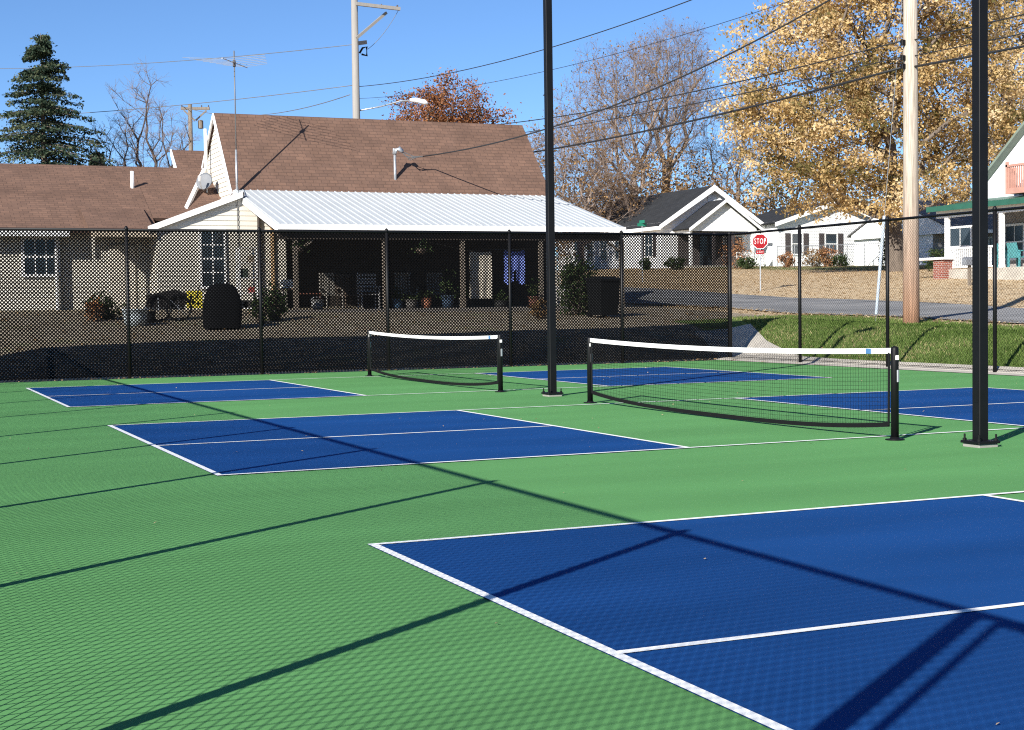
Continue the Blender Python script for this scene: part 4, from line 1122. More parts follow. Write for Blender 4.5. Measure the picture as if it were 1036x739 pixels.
def far_pole():
    b = Vector(FP); top = at(360, 3, 68).z; H_ = top - b.z
    r = empty("utility_pole", b, "pale utility pole with white side arm and street lamp behind the steep roof", "utility pole")
    MB().tube([b - Zv * .4, b + Zv * H_], [.21, .15], 14).build("pole", M_POLEB, r, True)
    z1 = at(361, 8, 68).z; e = at(404, 9, 68)
    m_ = MB(); m_.beam((b.x, b.y - .25, z1), (e.x, e.y - .1, z1 - .1), .13, .15); m_.build("side_arm", M_POLEB, r)
    m_ = MB(); m_.beam((b.x, b.y - .25, at(361, 42, 68).z), at(391, 13, 68), .09, .12); m_.build("arm_brace", M_POLEB, r)
    m_ = MB(); m_.beam((b.x, b.y - .1, at(361, 47, 68).z), at(370, 43, 68), .14, .18); m_.build("short_bracket", M_POLEB, r)
    for p in (at(369, 7, 68), at(386, 8, 68), at(402, 9, 68), at(360, 3, 68)):
        m_ = MB(); insulator(m_, p); m_.build("insulator", M_SHUT, r)
    c = at(369, 52, 68); m_ = MB(); m_.tube([c + Vector((-.25, 0, -.1)), c + Vector((-.1, 0, .14)), c + Vector((.1, 0, .2)), c + Vector((.1, 0, -.2)), c + Vector((-.15, 0, -.15))], .05, 6); m_.build("cutout_switch", M_BLACK, r)
    # street lamp on a curved bracket
    p0 = Vector((b.x, b.y, at(361, 114, 68).z)); p1 = at(385, 108, 68); p2 = at(405, 102.5, 68); p3 = at(420, 101.5, 68)
    br = MB().tube([p0, p1, p2, p3], .035, 8).build("lamp_bracket", M_GALV, r, True)
    m_ = MB(); m_.tube([p3 - X_ * .25, p3, p3 + (at(432, 104, 68) - p3) * .8, at(433, 105, 68)], [.06, .11, .12, .05], 10); m_.build("lamp_head", M_TRIM, br, True)
far_pole()
def small_pole():
    b = ground(198, 104); top = at(197, 107, 104).z
    r = empty("utility_pole", b, "distant wooden utility pole with crossarm left of the tall gable", "utility pole")
    MB().tube([b, Vector((b.x, b.y, top))], [.2, .14], 10).build("pole", M_WOOD, r, True)
    m_ = MB(); m_.beam(at(183, 110, 104), at(212, 110, 104), .16, .18); m_.build("crossarm", M_WOOD, r)
    m_ = MB(); m_.beam(at(186, 112, 104), at(197, 122, 104), .08, .1); m_.beam(at(209, 112, 104), at(198, 122, 104), .08, .1); m_.build("arm_brace", M_WOOD, r)
    m_ = MB(); m_.lathe(at(203, 126, 104), [(.16, -.3), (.19, -.27), (.19, .25), (.1, .3)], 10); m_.build("transformer", M_WOOD, r)
    for p in (184, 191, 204, 211):
        m_ = MB(); insulator(m_, at(p, 109, 104)); m_.build("insulator", M_SHUT, r)
small_pole()

def wire(a, b, sag, r, label, m=None, n=28):
    a, b = Vector(a), Vector(b); pts = [a.lerp(b, i / n) - Zv * sag * 4 * (i / n) * (1 - i / n) for i in range(n + 1)]
    o = MB().tube(pts, r, 6).build("overhead_wire", m or M_WIRE, None, True); tag(o, label, "wire", "overhead wires"); return o
def up(z): return Vector((UP.x, UP.y, z))
farv = at(361, 140, 68); 
wire(up(7.02) - X_ * .2, at(361, 172, 68), .55, .030, "thickest black cable, lowest of the wires left of the wooden pole")
wire(up(7.28) - X_ * .2, at(361, 146, 68), .55, .014, "thin wire just above the thickest cable left of the wooden pole")
wire(up(7.66) - X_ * .2, at(361, 133, 68), .65, .017, "thin black wire, third from the bottom on the wooden pole's left side")
wire(up(UP.z + HN - 1.2), at(361, 88, 68), .8, .016, "high wire reaching from the top right to the pale far pole")
wire(up(UP.z + HN - 2.2), DROP, .85, .022, "twisted house service wire running down to the mast on the brown roof")
wire(up(UP.z + HN - 2.4), at(361, 100, 68), .7, .009, "hair thin wire just under the twisted house service wire")
# spans beyond the near pole, to the right
nx_ = Vector((21.5, -26, 0))
wire(up(7.02), Vector((21.3, -26, 7.4)), .45, .030, "thickest black cable right of the wooden pole, passing behind the light pole")
wire(up(7.28), Vector((21.3, -26, 7.9)), .45, .014, "thin wire right of the wooden pole just above the thickest cable")
wire(up(7.66), Vector((21.3, -26, 8.6)), .45, .017, "upper thin wire right of the wooden pole, below the picture's top edge")
# spans left of the far pole
wire(at(361, 86, 68), at(-260, 118, 95), .8, .018, "faint wire from the pale pole to the left over the antenna", M_WIREG)
wire(at(354, 96, 68), at(185, 108, 104), .8, .02, "faint slanting wire from the pale pole to the distant pole", M_WIREG)
wire(at(360, 45, 68), at(-200, 60, 110), .9, .016, "faintest high wire across the sky left of the pale pole", M_WIREG)
wire(at(404, 9, 68), at(372, 50, 68), .2, .012, "short jumper wire hanging from the pale pole's side arm", M_WIREG)
# guy wire with its guard
ga = ground(886, 37)
dv = (Vector((UP.x, UP.y, UP.z + 10.2)) - ga)
g = empty("guy_wire", ga, "slanting steel guy wire with pale guard left of the wooden utility pole", "guy wire")
MB().tube([ga - dv * .01, Vector((UP.x, UP.y, UP.z + 10.2))], .006, 6).build("cable", M_GALV, g)
MB().tube([ga + dv * .02, ga + dv * .26], .038, 8).build("guard", mat("pale guard", (.42, .48, .55), .5), g)

# ================================================================== street signs
def text_mesh(s, size, depth=.004):
    c = bpy.data.curves.new("lettering", 'FONT'); c.body = s; c.size = size; c.align_x = 'CENTER'; c.align_y = 'CENTER'; c.extrude = depth; c.resolution_u = 3; c.space_character = 1.22
    o = bpy.data.objects.new("lettering", c); COL.objects.link(o)
    me = bpy.data.meshes.new_from_object(o.evaluated_get(bpy.context.evaluated_depsgraph_get()))
    bpy.data.objects.remove(o); bpy.data.curves.remove(c); return me
def stop_sign():
    D = 60; c = at(769, 244.5, D); b = ground(768.5, D)
    r = empty("stop_sign", (c.x, c.y, b.z), "red octagonal stop sign on a steel post beside the street corner", "sign")
    n = (CC - c); n.z = 0; n.normalize(); u = n.cross(Zv) * -1
    R_ = .33
    def octo(rad, o0, th):
        pts = [c + u * rad * math.cos(math.pi / 8 + k * math.pi / 4) + Zv * rad * math.sin(math.pi / 8 + k * math.pi / 4) + n * o0 for k in range(8)]
        return MB().prism(pts, n * th)
    red = mat("sign red", (.30, .008, .014), .6, .05, spec=.15); white = mat("sign white", (.8, .8, .8), .5, .04)
    octo(R_, 0, .006).build("plate_border", white, r); pl = octo(R_ * .925, .0065, .003).build("plate", red, r)
    def put(s, size, z, m_, parent, off=.0115, bold=1.0, tall=1.0):
        me = text_mesh(s, size); me.materials.append(m_)
        o = bpy.data.objects.new("lettering", me); COL.objects.link(o)
        M4 = Matrix((( u.x, 0, n.x, 0), (u.y, 0, n.y, 0), (0, 1, 0, 0), (0, 0, 0, 1)))
        p = c + n * off + Zv * z
        for v_ in me.vertices:
            q = Vector((v_.co.x * bold, v_.co.y * tall, v_.co.z)); v_.co = (M4 @ q) + p - chain_matrix(parent).translation
        o.parent = parent
    put("STOP", .215, 0, white, pl, bold=.80, tall=1.5)
    m_ = MB(); w_ = .16; pl2 = m_.prism([c - u * w_ - Zv * .51, c + u * w_ - Zv * .51, c + u * w_ - Zv * .36, c - u * w_ - Zv * .36], n * .006).build("small_plate", red, r)
    put("4-WAY", .075, -.437, white, pl2, .009)
    MB().beam(c - n * .02 + Zv * .3, Vector((c.x, c.y, b.z - .2)) - n * .02, .045, .03, up=tuple(n)).build("post", M_GALV, r)
stop_sign()
def name_sign():
    D = 76; b = ground(651, D); zt_ = at(651, 229, D).z
    r = empty("street_name_sign", b, "small green street name sign on a post right of the porch roof", "sign")
    MB().tube([b, Vector((b.x, b.y, zt_))], .03, 8).build("post", M_GALV, r)
    gm = mat("sign green", (.01, .16, .10), .5, .05)
    m_ = MB(); m_.box(b.x - .26, b.x + .26, b.y - .012, b.y + .012, zt_ - .02, zt_ + .13); m_.build("name_plate", gm, r)
    m_ = MB(); m_.box(b.x - .012, b.x + .012, b.y - .26, b.y + .26, zt_ + .14, zt_ + .29); m_.build("name_plate", gm, r)
name_sign()
# mailbox at the right
def mailbox():
    b = ground(981, 55); r = empty("mailbox", b, "grey roadside mailbox on a post beside the light pole at the right", "mailbox")
    MB().box(b.x - .05, b.x + .05, b.y - .05, b.y + .05, b.z - .2, b.z + .75).build("post", M_WOOD, r)
    m_ = MB(); pr_ = [(-.13, 0), (.13, 0), (.13, .18)] + [(.13 * math.cos(t), .18 + .13 * math.sin(t)) for t in np.linspace(.3, 2.84, 7)] + [(-.13, .18)]
    m_.prism([(b.x - .25, b.y + p, b.z + .75 + q) for p, q in pr_], (.5, 0, 0)); bx = m_.build("box", mat("mailbox grey", (.16, .17, .19), .5), r)
    MB().box(b.x - .268, b.x - .252, b.y - .11, b.y + .11, b.z + .77, b.z + .98).build("door", M_GALV, bx)
mailbox()

# ================================================================== grey roofed porch house under the oak, beyond the green roofed one
def house_grey():
    a = at(944, 270, 92); X0, Yf, zb = a.x, a.y, a.z - .3
    r = empty("grey_house", (X0, Yf, zb), "grey roofed house with shaded porch half hidden by the wooden utility pole", "house")
    w_ = 6.4
    sided_wall(r, (X0, Yf, zb - 1), X_, -Y_, [(0, zb - 1), (w_, zb - 1), (w_, zb + 2.9), (0, zb + 2.9)], mat("grey siding", (.34, .33, .33), .7), e=.2)
    sided_wall(r, (X0, Yf + 8, zb - 1), -Y_, -X_, [(0, zb - 1), (8, zb - 1), (8, zb + 2.9), (0, zb + 2.9)], M_WHITE, e=.2)
    g = shingle_mat("grey asphalt shingles", (.20, .20, .21), (.15, .15, .16), (.1, .1, .1))
    roof_plane(r, (X0 - .3, Yf - 2.4, zb + 2.5), (X0 + w_ + .3, Yf - 2.4, zb + 2.5), (X0 + w_ + .3, Yf + 3.5, zb + 4.7), (X0 - .3, Yf + 3.5, zb + 4.7), g)
    roof_plane(r, (X0 - .3, Yf + 8.4, zb + 2.6), (X0 + w_ + .3, Yf + 8.4, zb + 2.6), (X0 + w_ + .3, Yf + 3.504, zb + 4.7), (X0 - .3, Yf + 3.504, zb + 4.7), g)
    MB().box(X0 - .3, X0 + w_ + .3, Yf - 2.46, Yf - 2.404, zb + 2.3, zb + 2.5).build("fascia", M_TRIM, r)
    MB().box(X0, X0 + w_, Yf - 2.3, Yf - .03, zb - 1, zb + .05).build("porch_floor", M_CONC, r)
    MB().prism([(X0 - .25, Yf - 2.35, zb + 2.31), (X0 - .25, Yf + 8, zb + 2.31), (X0 - .25, Yf + 8, zb + 2.6), (X0 - .25, Yf + 3.5, zb + 4.55), (X0 - .25, Yf - 2.35, zb + 2.42)], (.08, 0, 0)).build("gable_panel", M_WHITE, r)
    for t in (.1, .5, .97):
        MB().box(X0 + t * w_ - .08, X0 + t * w_ + .08, Yf - 2.2, Yf - 2.05, zb + .05, zb + 2.3).build("porch_post", M_TRIM, r)
    window(r, (X0 + 2.3, Yf - .03, zb + 1.5), X_, -Y_, 1.5, .8, 2, 1); window(r, (X0 + 4.9, Yf - .03, zb + 1.5), X_, -Y_, 1.0, 1.2, 2, 2)
house_grey()

# autumn trees closing the view behind the houses
bgt = [(800, 135, 4.5, 7.5, "tan leaved tree behind the roof of the white house with shutters"), (850, 140, 5, 8.5, "broad tan tree far behind the big yellow oak's left half"), (905, 138, 5, 8, "tan tree far behind the yellow oak's trunk"), (958, 132, 5, 8.5, "tan tree behind the grey roofed house"), (1010, 128, 4.6, 9, "tan tree in the gap left of the green roofed house")]
for k, (px_, d_, w_, h_, lab) in enumerate(bgt):
    gb = ground(px_, d_)
    leafy_tree(60 + k, gb, [((0, 0, h_ * .8), (w_, w_ * .8, h_ * .6)), ((w_ * .5, 0, h_ * .5), (w_ * .7, w_ * .6, h_ * .45)), ((-w_ * .6, 0, h_ * .45), (w_ * .7, w_ * .6, h_ * .42))], (0, 0, h_ * .4), .24, lab, L_OAK if k % 2 else L_BROWN, M_BARK, 200, 16, .17, .6, seg=1.0, name="autumn_tree", group="autumn trees far behind the houses", tint_z=-.2)

# ================================================================== chain link yard fence and shrubs before the shuttered house
def yard_fence(pa, pb, H_, label, posts):
    pa = Vector(pa); pb = Vector(pb); r = empty("yard_fence", pa, label, "fence")
    L_ = (pb - pa).length; u = (pb - pa).normalized()
    A, B = [], []
    for s_ in np.arange(0, L_, .09):
        for sg in (1, -1):
            e_ = min(max(s_ + sg * H_, 0), L_); f_ = abs(e_ - s_) / H_
            b0 = pa + u * s_ + Zv * .05; b1 = pa + u * e_ + Zv * (H_ * f_)
            A.append(tuple(b0)); B.append(tuple(b1))
    v, q = tubes_np(A, B, np.full(len(A), .002), np.full(len(A), .002), 3); fastmesh("wire_mesh", v, q, M_GALV, r)
    MB().tube([pa + Zv * H_, pb + Zv * H_], .022, 6).build("top_rail", M_GALV, r)
    for i in range(posts + 1):
        p = pa.lerp(pb, i / posts); MB().tube([p - Zv * .1, p + Zv * (H_ + .05)], .03, 6).build("fence_post", M_GALV, r)
pa = ground(787, 96); pb = ground(893, 96); pb.z = pa.z + .1
yard_fence(pa, pb, 1.35, "low galvanised yard fence in front of the white house with shutters", 6)
shr = [(797, 95, (.5, .4, .45), L_RUSTS, "dry rust coloured shrub at the left end of the low yard fence"), (826, 95, (.9, .6, .55), L_BROWN, "broad dry brown shrub at the middle of the low yard fence"), (838, 95.2, (.7, .5, .62), L_RUSTS, "taller rust brown shrub next to the broad one at the yard fence"),
       (850, 95, (.6, .5, .4), L_SHRUB, "small dark green shrub right of the brown ones at the yard fence"), (899, 90, (.7, .6, .75), L_SHRUB, "green bush beside the oak trunk at the white house's corner"),
       (745, 93, (1.0, .7, .95), L_RUSTS, "orange leaved bush in front of the black roofed house's porch"), (757, 92, (.6, .5, .35), L_SHRUB, "low dark bush between the orange bush and the stop sign"),
       (684, 94, (.6, .5, .4), L_SHRUB, "dark bush at the left edge of the black roofed house's porch"), (654, 96, (.35, .35, .35), L_SHRUB, "small conical bush under the green street name sign"),
       (950, 72, (.6, .5, .5), L_SHRUB, "green bush left of the red brick pier")]
for k, (px_, d_, r_, lm, lab) in enumerate(shr): shrub(80 + k, ground(px_, d_), r_, lab, lm, 36, 22, .07)

# ================================================================== things in the yard and on the porch
def pcol(n, c, r=.6): return mat(n, c, r, .1, 6, spec=.5 if max(c) > .03 else .08)
def grill():
    p = ground(226, 36.3); x, y, z = p; r = empty("covered_grill", p, "barbecue grill under a rounded black cover in the yard", "grill")
    prof = []
    m_ = MB(); n = 24; V = []; F = []
    lv = [(0.02, .44, .30), (.3, .46, .31), (.62, .46, .31), (.66, .45, .30), (.85, .40, .27), (1.0, .33, .22), (1.09, .22, .15), (1.12, .06, .05)]
    for zz, a, b in lv:
        for i in range(n):
            t = 2 * math.pi * i / n; w_ = 1 + .02 * math.sin(5 * t + zz * 4)
            ct, st = math.cos(t), math.sin(t); e = .55
            V.append((x + a * w_ * math.copysign(abs(ct) ** e, ct), y + b * w_ * math.copysign(abs(st) ** e, st), z + zz))
    for k in range(len(lv) - 1):
        for i in range(n): F.append((k * n + i, k * n + (i + 1) % n, (k + 1) * n + (i + 1) % n, (k + 1) * n + i))
    F.append(tuple((len(lv) - 1) * n + i for i in range(n)))
    m_.add(V, F).build("cover", pcol("black canvas", (.0055, .006, .0075), .8), r, True)
    MB().tube([(x - .42, y - .2, z + .05), (x - .42, y - .2, z - .02)], .04, 8).build("caster", M_BLACK, r); MB().tube([(x + .42, y - .2, z + .05), (x + .42, y - .2, z - .02)], .04, 8).build("caster", M_BLACK, r)
grill()
def wheel_cart():
    p = ground(172, 38.5); x, y, z = p; r = empty("garden_cart", p, "dark two wheeled garden cart leaning beside the cream wall", "cart")
    for dx in (-.28, .24):
        c = Vector((x + dx, y - .1, z + .34)); w = MB().tube([c + Vector((.32 * math.cos(t), .05 * math.sin(t), .32 * math.sin(t))) for t in np.linspace(0, 6.283, 22)], .03, 6, False).build("wheel", M_BLACK, r, True)
        m_ = MB()
        for k in range(8):
            t = k * .785; m_.tube([c, c + Vector((.3 * math.cos(t), .04 * math.sin(t), .3 * math.sin(t)))], .006, 4)
        m_.build("spokes", M_GALV, w)
    m_ = MB(); m_.prism([(x - .45, y, z + .3), (x + .4, y, z + .3), (x + .5, y, z + .7), (x + .2, y, z + .82), (x - .5, y, z + .68)], (0, .5, 0)); m_.build("tray", pcol("dark tray", (.03, .028, .028)), r)
    MB().tube([(x + .4, y + .1, z + .45), (x + .75, y + .1, z + .6), (x + .85, y + .1, z + .95)], .018, 6).build("handle", M_BLACK, r)
wheel_cart()
def tub(px_, d_, rad, h, col, label, name="tub", cat="tub", plant=None):
    p = ground(px_, d_) if d_ < 41 else Vector((at(px_, 300, d_).x, at(px_, 300, d_).y, ZF)); r = empty(name, p, label, cat)
    MB().lathe(p, [(rad * .78, 0), (rad * .9, h * .5), (rad, h * .93), (rad * 1.06, h * .94), (rad * 1.06, h), (rad * .93, h), (rad * .88, h * .8)], 18).build("bucket" if plant is None else "pot", pcol(label[:18], col), r, True)
    if plant is not None:
        rng = np.random.default_rng(int(px_)); c = np.array(p) + [0, 0, h + plant * .5]; P = c + rng.normal(0, 1, (90, 3)) * [rad * .7, rad * .7, plant * .35]; P[:, 2] = np.maximum(P[:, 2], p.z + h * .9)
        v, q = leaf_quads(rng, P, .06); fastmesh("foliage", v, q, L_SHRUB, r, np.clip(rng.normal(.5, .25, 90), 0, 1))
    else:
        MB().tube([p + Vector((-rad, 0, h * .95)), p + Vector((-rad * .6, -.05, h * 1.22)), p + Vector((rad * .6, -.05, h * 1.22)), p + Vector((rad, 0, h * .95))], .008, 5).build("handle", M_GALV, r)
    return r
tub(138, 37.0, .32, .42, (.45, .52, .56), "pale blue grey tub standing on the grass behind a fence post")
tub(152, 38.0, .17, .3, (.02, .02, .022), "small black bucket right of the pale tub")
tub(402, 45.2, .16, .3, (.04, .09, .16), "dark blue flower pot on the porch under the slatted chair", "flower_pot", "pot", .25)
tub(416, 45.0, .19, .26, (.16, .15, .14), "grey square looking pot on the porch right of the blue pot", "flower_pot", "pot", .12)
tub(431, 44.6, .17, .30, (.42, .17, .10), "terracotta flower pot on the porch edge", "flower_pot", "pot", .18)
tub(453, 44.6, .2, .36, (.04, .07, .12), "blue grey flower pot with a leafy plant left of the porch post", "flower_pot", "pot", .75)
shrub(101, ground(107, 39.0), (.42, .35, .36), "dark reddish bush by the recessed porch of the left wing", L_SHRUB, 34, 22, .05)
shrub(102, ground(98, 38.4), (.25, .25, .3), "small rusty bush left of the dark reddish one", L_RUSTS, 24, 16, .045)
shrub(103, ground(279, 38.8), (.28, .26, .42), "dark leafy shrub left of the porch corner post", L_SHRUB, 40, 24, .05)
shrub(104, ground(264, 38.0), (.22, .22, .4), "narrow dark shrub beside the metal shelf", L_SHRUB, 26, 16, .045)
def yellow_sign():
    p = ground(198, 40.5); x, y, z = p; r = empty("yellow_board", p, "small yellow board on a stake in front of the cream wall", "sign")
    MB().box(x - .02, x + .02, y, y + .02, z - .1, z + .35).build("stake", M_WOOD, r)
    MB().bbox(x - .22, x + .22, y - .02, y - .003, z + .2, z + .68, .005).build("board", pcol("yellow board", (.62, .52, .05)), r)
    m_ = MB()
    for dx, dz, w_ in ((-.1, .5, .07), (.07, .52, .06), (-.03, .37, .09), (.1, .33, .05)): m_.box(x + dx - w_ / 2, x + dx + w_ / 2, y - .023, y - .0205, z + dz - .04, z + dz + .04)
    m_.build("printing", M_BLACK, r)
yellow_sign()
def shelf():
    p = ground(253, 41.0); x, y, z = p; H_ = 1.85; r = empty("metal_shelf", p, "tall white metal shelf rack crowded with garden things beside the black grill cover", "shelf")
    for dx in (-.24, .24):
        for dy in (0, .35): MB().box(x + dx - .02, x + dx + .02, y + dy, y + dy + .03, z, z + H_).build("leg", M_TRIM, r)
    for k in range(5):
        MB().box(x - .26, x + .26, y + .0, y + .38, z + .15 + k * .42, z + .175 + k * .42).build("shelf", M_TRIM, r)
    for k, (dx, w_, h_, c) in enumerate(((-.1, .2, .22, (.05, .05, .05)), (.12, .14, .16, (.3, .06, .05)), (-.08, .22, .25, (.05, .07, .05)), (.12, .13, .2, (.25, .2, .14)), (.0, .3, .2, (.04, .035, .03)))):
        q = MB().bbox(x + dx - w_ / 2, x + dx + w_ / 2, y + .06, y + .3, z + .1755 + (k % 4) * .42, z + .1755 + (k % 4) * .42 + h_, .015).build("storage_box", pcol("box%d" % k, c), None)
        tag(q, ("black box on the metal shelf's lowest board", "small red box on the metal shelf's second board", "dark green box on the metal shelf's third board", "tan box on the metal shelf's fourth board", "wide dark box beside the black one on the shelf's lowest board")[k], "box")
shelf()
def crate(px_, d_, z0, w_, h_, col, label):
    p = at(px_, 290, d_); x, y = p.x, p.y; r = empty("basket", (x, y, z0), label, "basket"); m_ = MB()
    for i in range(5):
        zz = z0 + i * h_ / 5; m_.box(x - w_ / 2, x + w_ / 2, y - .012, y, zz, zz + h_ / 7); m_.box(x - w_ / 2, x + w_ / 2, y + .28, y + .292, zz, zz + h_ / 7); m_.box(x - w_ / 2 - .012, x - w_ / 2 - .001, y, y + .28, zz, zz + h_ / 7); m_.box(x + w_ / 2 + .001, x + w_ / 2 + .012, y, y + .28, zz, zz + h_ / 7)
    for i in range(5):
        xx_ = x - w_ / 2 + i * w_ / 4; m_.box(xx_ - .012, xx_ + .012, y - .016, y - .0125, z0, z0 + h_)
    m_.build("sides", pcol(label[:12], col), r); MB().box(x - w_ / 2 + .002, x + w_ / 2 - .002, y + .001, y + .279, z0 + .005, z0 + .02).build("bottom", pcol(label[:12], col), r)
def low_table(px_, d_, w_, h_, label, col):
    p = at(px_, 300, d_); x, y, z = p.x, p.y, ZF; r = empty("side_table", (x, y, z), label, "table")
    MB().bbox(x - w_ / 2, x + w_ / 2, y - .2, y + .25, z + h_ - .03, z + h_, .01).build("table_top", pcol(label[:10], col), r)
    for dx in (-w_ / 2 + .05, w_ / 2 - .05):
        for dy in (-.16, .2): MB().box(x + dx - .02, x + dx + .02, y + dy - .02, y + dy + .02, z, z + h_ - .031).build("leg", pcol(label[:10], col), r)
    return Vector((x, y, z + h_))
t_ = low_table(292, 42.6, .5, .62, "small wooden side table behind the porch corner post", (.2, .13, .09))
crate(292, 42.6, t_.z + .001, .34, .26, (.7, .68, .62), "white slatted basket on the small side table by the porch corner")
low_table(311, 45, .8, .5, "low dark red bench table in the porch shade right of the corner post", (.14, .05, .03))
def porch_chair(px_, d_, rz, label, col, slat_v):
    p = at(px_, 300, d_); r = empty("porch_chair", (p.x, p.y, ZF), label, "chair", "chairs on the shaded porch", rz)
    M4 = chain_matrix(r); m_c = pcol("chair " + label[:8], col)
    def bx(m_, *a):
        k = MB().box(*a); m_.add([M4 @ Vector(v) for v in k.v], k.f)
    def part(n, *boxes):
        m_ = MB()
        for b in boxes: bx(m_, *b)
        return m_.build(n, m_c, r)
    part("seat", *[(-.27, .27, -.26 + i * .11, -.17 + i * .11, .42, .445) for i in range(5)])
    if slat_v: part("backrest", *[(-.26 + i * .088, -.20 + i * .088, .27, .295, .5, 1.05) for i in range(6)], (-.28, .28, .262, .3, 1.05, 1.12), (-.28, .28, .262, .3, .46, .5))
    else: part("backrest", *[(-.26, .26, .27, .295, .52 + i * .115, .6 + i * .115) for i in range(5)], (-.3, -.262, .262, .3, .445, 1.1), (.262, .3, .262, .3, .445, 1.1))
    for sx in (-.28, .25):
        part("leg", (sx, sx + .035, -.27, -.235, 0, .64)); part("leg", (sx, sx + .035, .255, .29, 0, .42)); part("armrest", (sx - .02, sx + .055, -.3, .26, .641, .665))
for a in ((335, 45.2, .15, "slatted high backed chair on the porch, nearest to the corner post", (.26, .24, .21), True), (373, 44.6, -.1, "ladder backed pale metal chair in the middle of the porch shade", (.34, .33, .32), False), (411, 46.2, .05, "slatted chair behind the flower pots on the porch", (.28, .26, .22), True)): porch_chair(*a)
def cloth(px0, px1, py0, py1, yv, col, label, fold, split=None):
    a = at_y(px0, py0, yv); b = at_y(px1, py1, yv); rng = np.random.default_rng(int(px0))
    nx_, nz_ = 28, 20; V = []; F = []
    for j in range(nz_ + 1):
        for i in range(nx_ + 1):
            u, w_ = i / nx_, j / nz_
            V.append((a.x + (b.x - a.x) * u, yv + fold * math.sin(u * 17 + w_ * 1.2) * (.3 + w_) + .02 * math.sin(w_ * 9), a.z + (b.z - a.z) * w_ - .03 * math.sin(u * math.pi) * (1 - w_) - (.06 * math.sin(u * 9) * w_ if split else 0)))
    for j in range(nz_):
        for i in range(nx_):
            if split and j > nz_ * .62 and abs(i / nx_ - split) < .06: continue
            k = j * (nx_ + 1) + i; F.append((k, k + 1, k + nx_ + 2, k + nx_ + 1))
    n0 = len(V); V2 = [(x, y + .012, z) for x, y, z in V]; F2 = [tuple(q + n0 for q in f[::-1]) for f in F]
    o = MB().add(V + V2, F + F2).build("hanging_cloth", mat("cloth " + label[:10], col, .9, .12, 7), None, True); tag(o, label, "cloth"); return o
cloth(475, 498, 254.5, 302, YE + .62, (.50, .45, .37), "beige rug hanging on the porch clothesline", .02)
cloth(510, 531, 253.5, 286, YE + .62, (.13, .18, .50), "bright blue shirt hanging on the porch clothesline", .03, .5)
def bin_(px_, d_, w_, h_, rz, label):
    p = ground(px_, d_); r = empty("wheeled_bin", p, label, "rubbish bin", None, rz); M4 = chain_matrix(r); c = pcol("bin dark", (.009, .010, .011), .6)
    def T(k): return MB().add([M4 @ Vector(v) for v in k.v], k.f)
    k = MB(); a, b_ = w_ * .42, w_ * .5; V = [(-a, -a, .06), (a, -a, .06), (a, a, .06), (-a, a, .06), (-b_, -b_, h_), (b_, -b_, h_), (b_, b_, h_), (-b_, b_, h_)]
    k.add(V, [(0, 3, 2, 1), (4, 5, 6, 7), (0, 1, 5, 4), (1, 2, 6, 5), (2, 3, 7, 6), (3, 0, 4, 7)]); T(k).build("body", c, r)
    k = MB(); k.prism([(-b_ - .03, -b_ - .05, h_ + .002), (-b_ - .03, b_ + .03, h_ + .002), (-b_ - .03, b_ + .03, h_ + .09), (-b_ - .03, -b_ * .2, h_ + .12), (-b_ - .03, -b_ - .05, h_ + .05)], (2 * b_ + .06, 0, 0)); T(k).build("lid", c, r)
    for s in (-1, 1):
        k = MB(); k.lathe((s * (a - .02) - .03, a, .10), [(.1, 0), (.1, .06)], 14, 'x'); T(k).build("wheel", M_BLACK, r)
    k = MB(); k.tube([(-b_ * .8, b_ + .07, h_ - .04), (b_ * .8, b_ + .07, h_ - .04)], .015, 6); T(k).build("handle", M_BLACK, r)
bin_(611, 41.5, .68, 1.02, .2, "big dark wheeled rubbish bin at the right end of the porch")
shrub(105, ground(585, 42.5), (.5, .45, .75), "big dark bush between the lattice screen and the rubbish bin", L_SHRUB, 60, 30, .06)
shrub(106, ground(548, 40.8), (.28, .25, .25), "small dry plant at the porch edge below the blue shirt", L_BROWN, 24, 14, .05)

porch_chair(352, 47.2, .3, "dark wooden chair set back between the slatted chair and the ladder backed chair", (.12, .09, .07), True)
porch_chair(441, 46.6, -.25, "grey slatted chair behind the terracotta pot on the porch", (.20, .19, .18), True)
tub(468, 44.9, .15, .28, (.25, .23, .20), "pale pot with a small plant at the foot of the middle porch post", "flower_pot", "pot", .3)
tub(506, 44.9, .2, .2, (.05, .05, .05), "low dark planter with greenery under the rug and shirt on the porch", "flower_pot", "pot", .22)
tub(321, 44.2, .2, .3, (.30, .30, .30), "light grey bucket on the porch before the dark red bench")
tub(540, 44.2, .17, .3, (.16, .07, .05), "small rust coloured pot right of the blue shirt on the porch edge", "flower_pot", "pot", .35)
def hanging_basket(px_, py_, yv, label):
    c = at_y(px_, py_, yv); r = empty("hanging_basket", c, label, "hanging basket", "hanging baskets under the porch beam")
    MB().lathe(c, [(.06, -.16), (.14, -.1), (.17, 0), (.15, 0), (.1, -.08)], 12).build("basket", pcol("basket brown", (.10, .07, .05)), r, True)
    top = Vector((c.x, c.y, ZE - .4)); m_ = MB()
    for k in range(3): m_.tube([c + Vector((.16 * math.cos(k * 2.1), .16 * math.sin(k * 2.1), 0)), top], .006, 4)
    m_.build("chains", M_WIREG, r)
    rng = np.random.default_rng(int(px_)); P = np.array(c) + rng.normal(0, 1, (120, 3)) * [.15, .15, .1] + [0, 0, .05]; v, q = leaf_quads(rng, P, .05); fastmesh("foliage", v, q, L_SHRUB, r, np.clip(rng.normal(.5, .25, 120), 0, 1))
hanging_basket(302, 250, YE + .3, "hanging basket of green leaves by the porch corner post")
hanging_basket(426, 252, YE + .3, "hanging basket of green leaves left of the middle porch post")
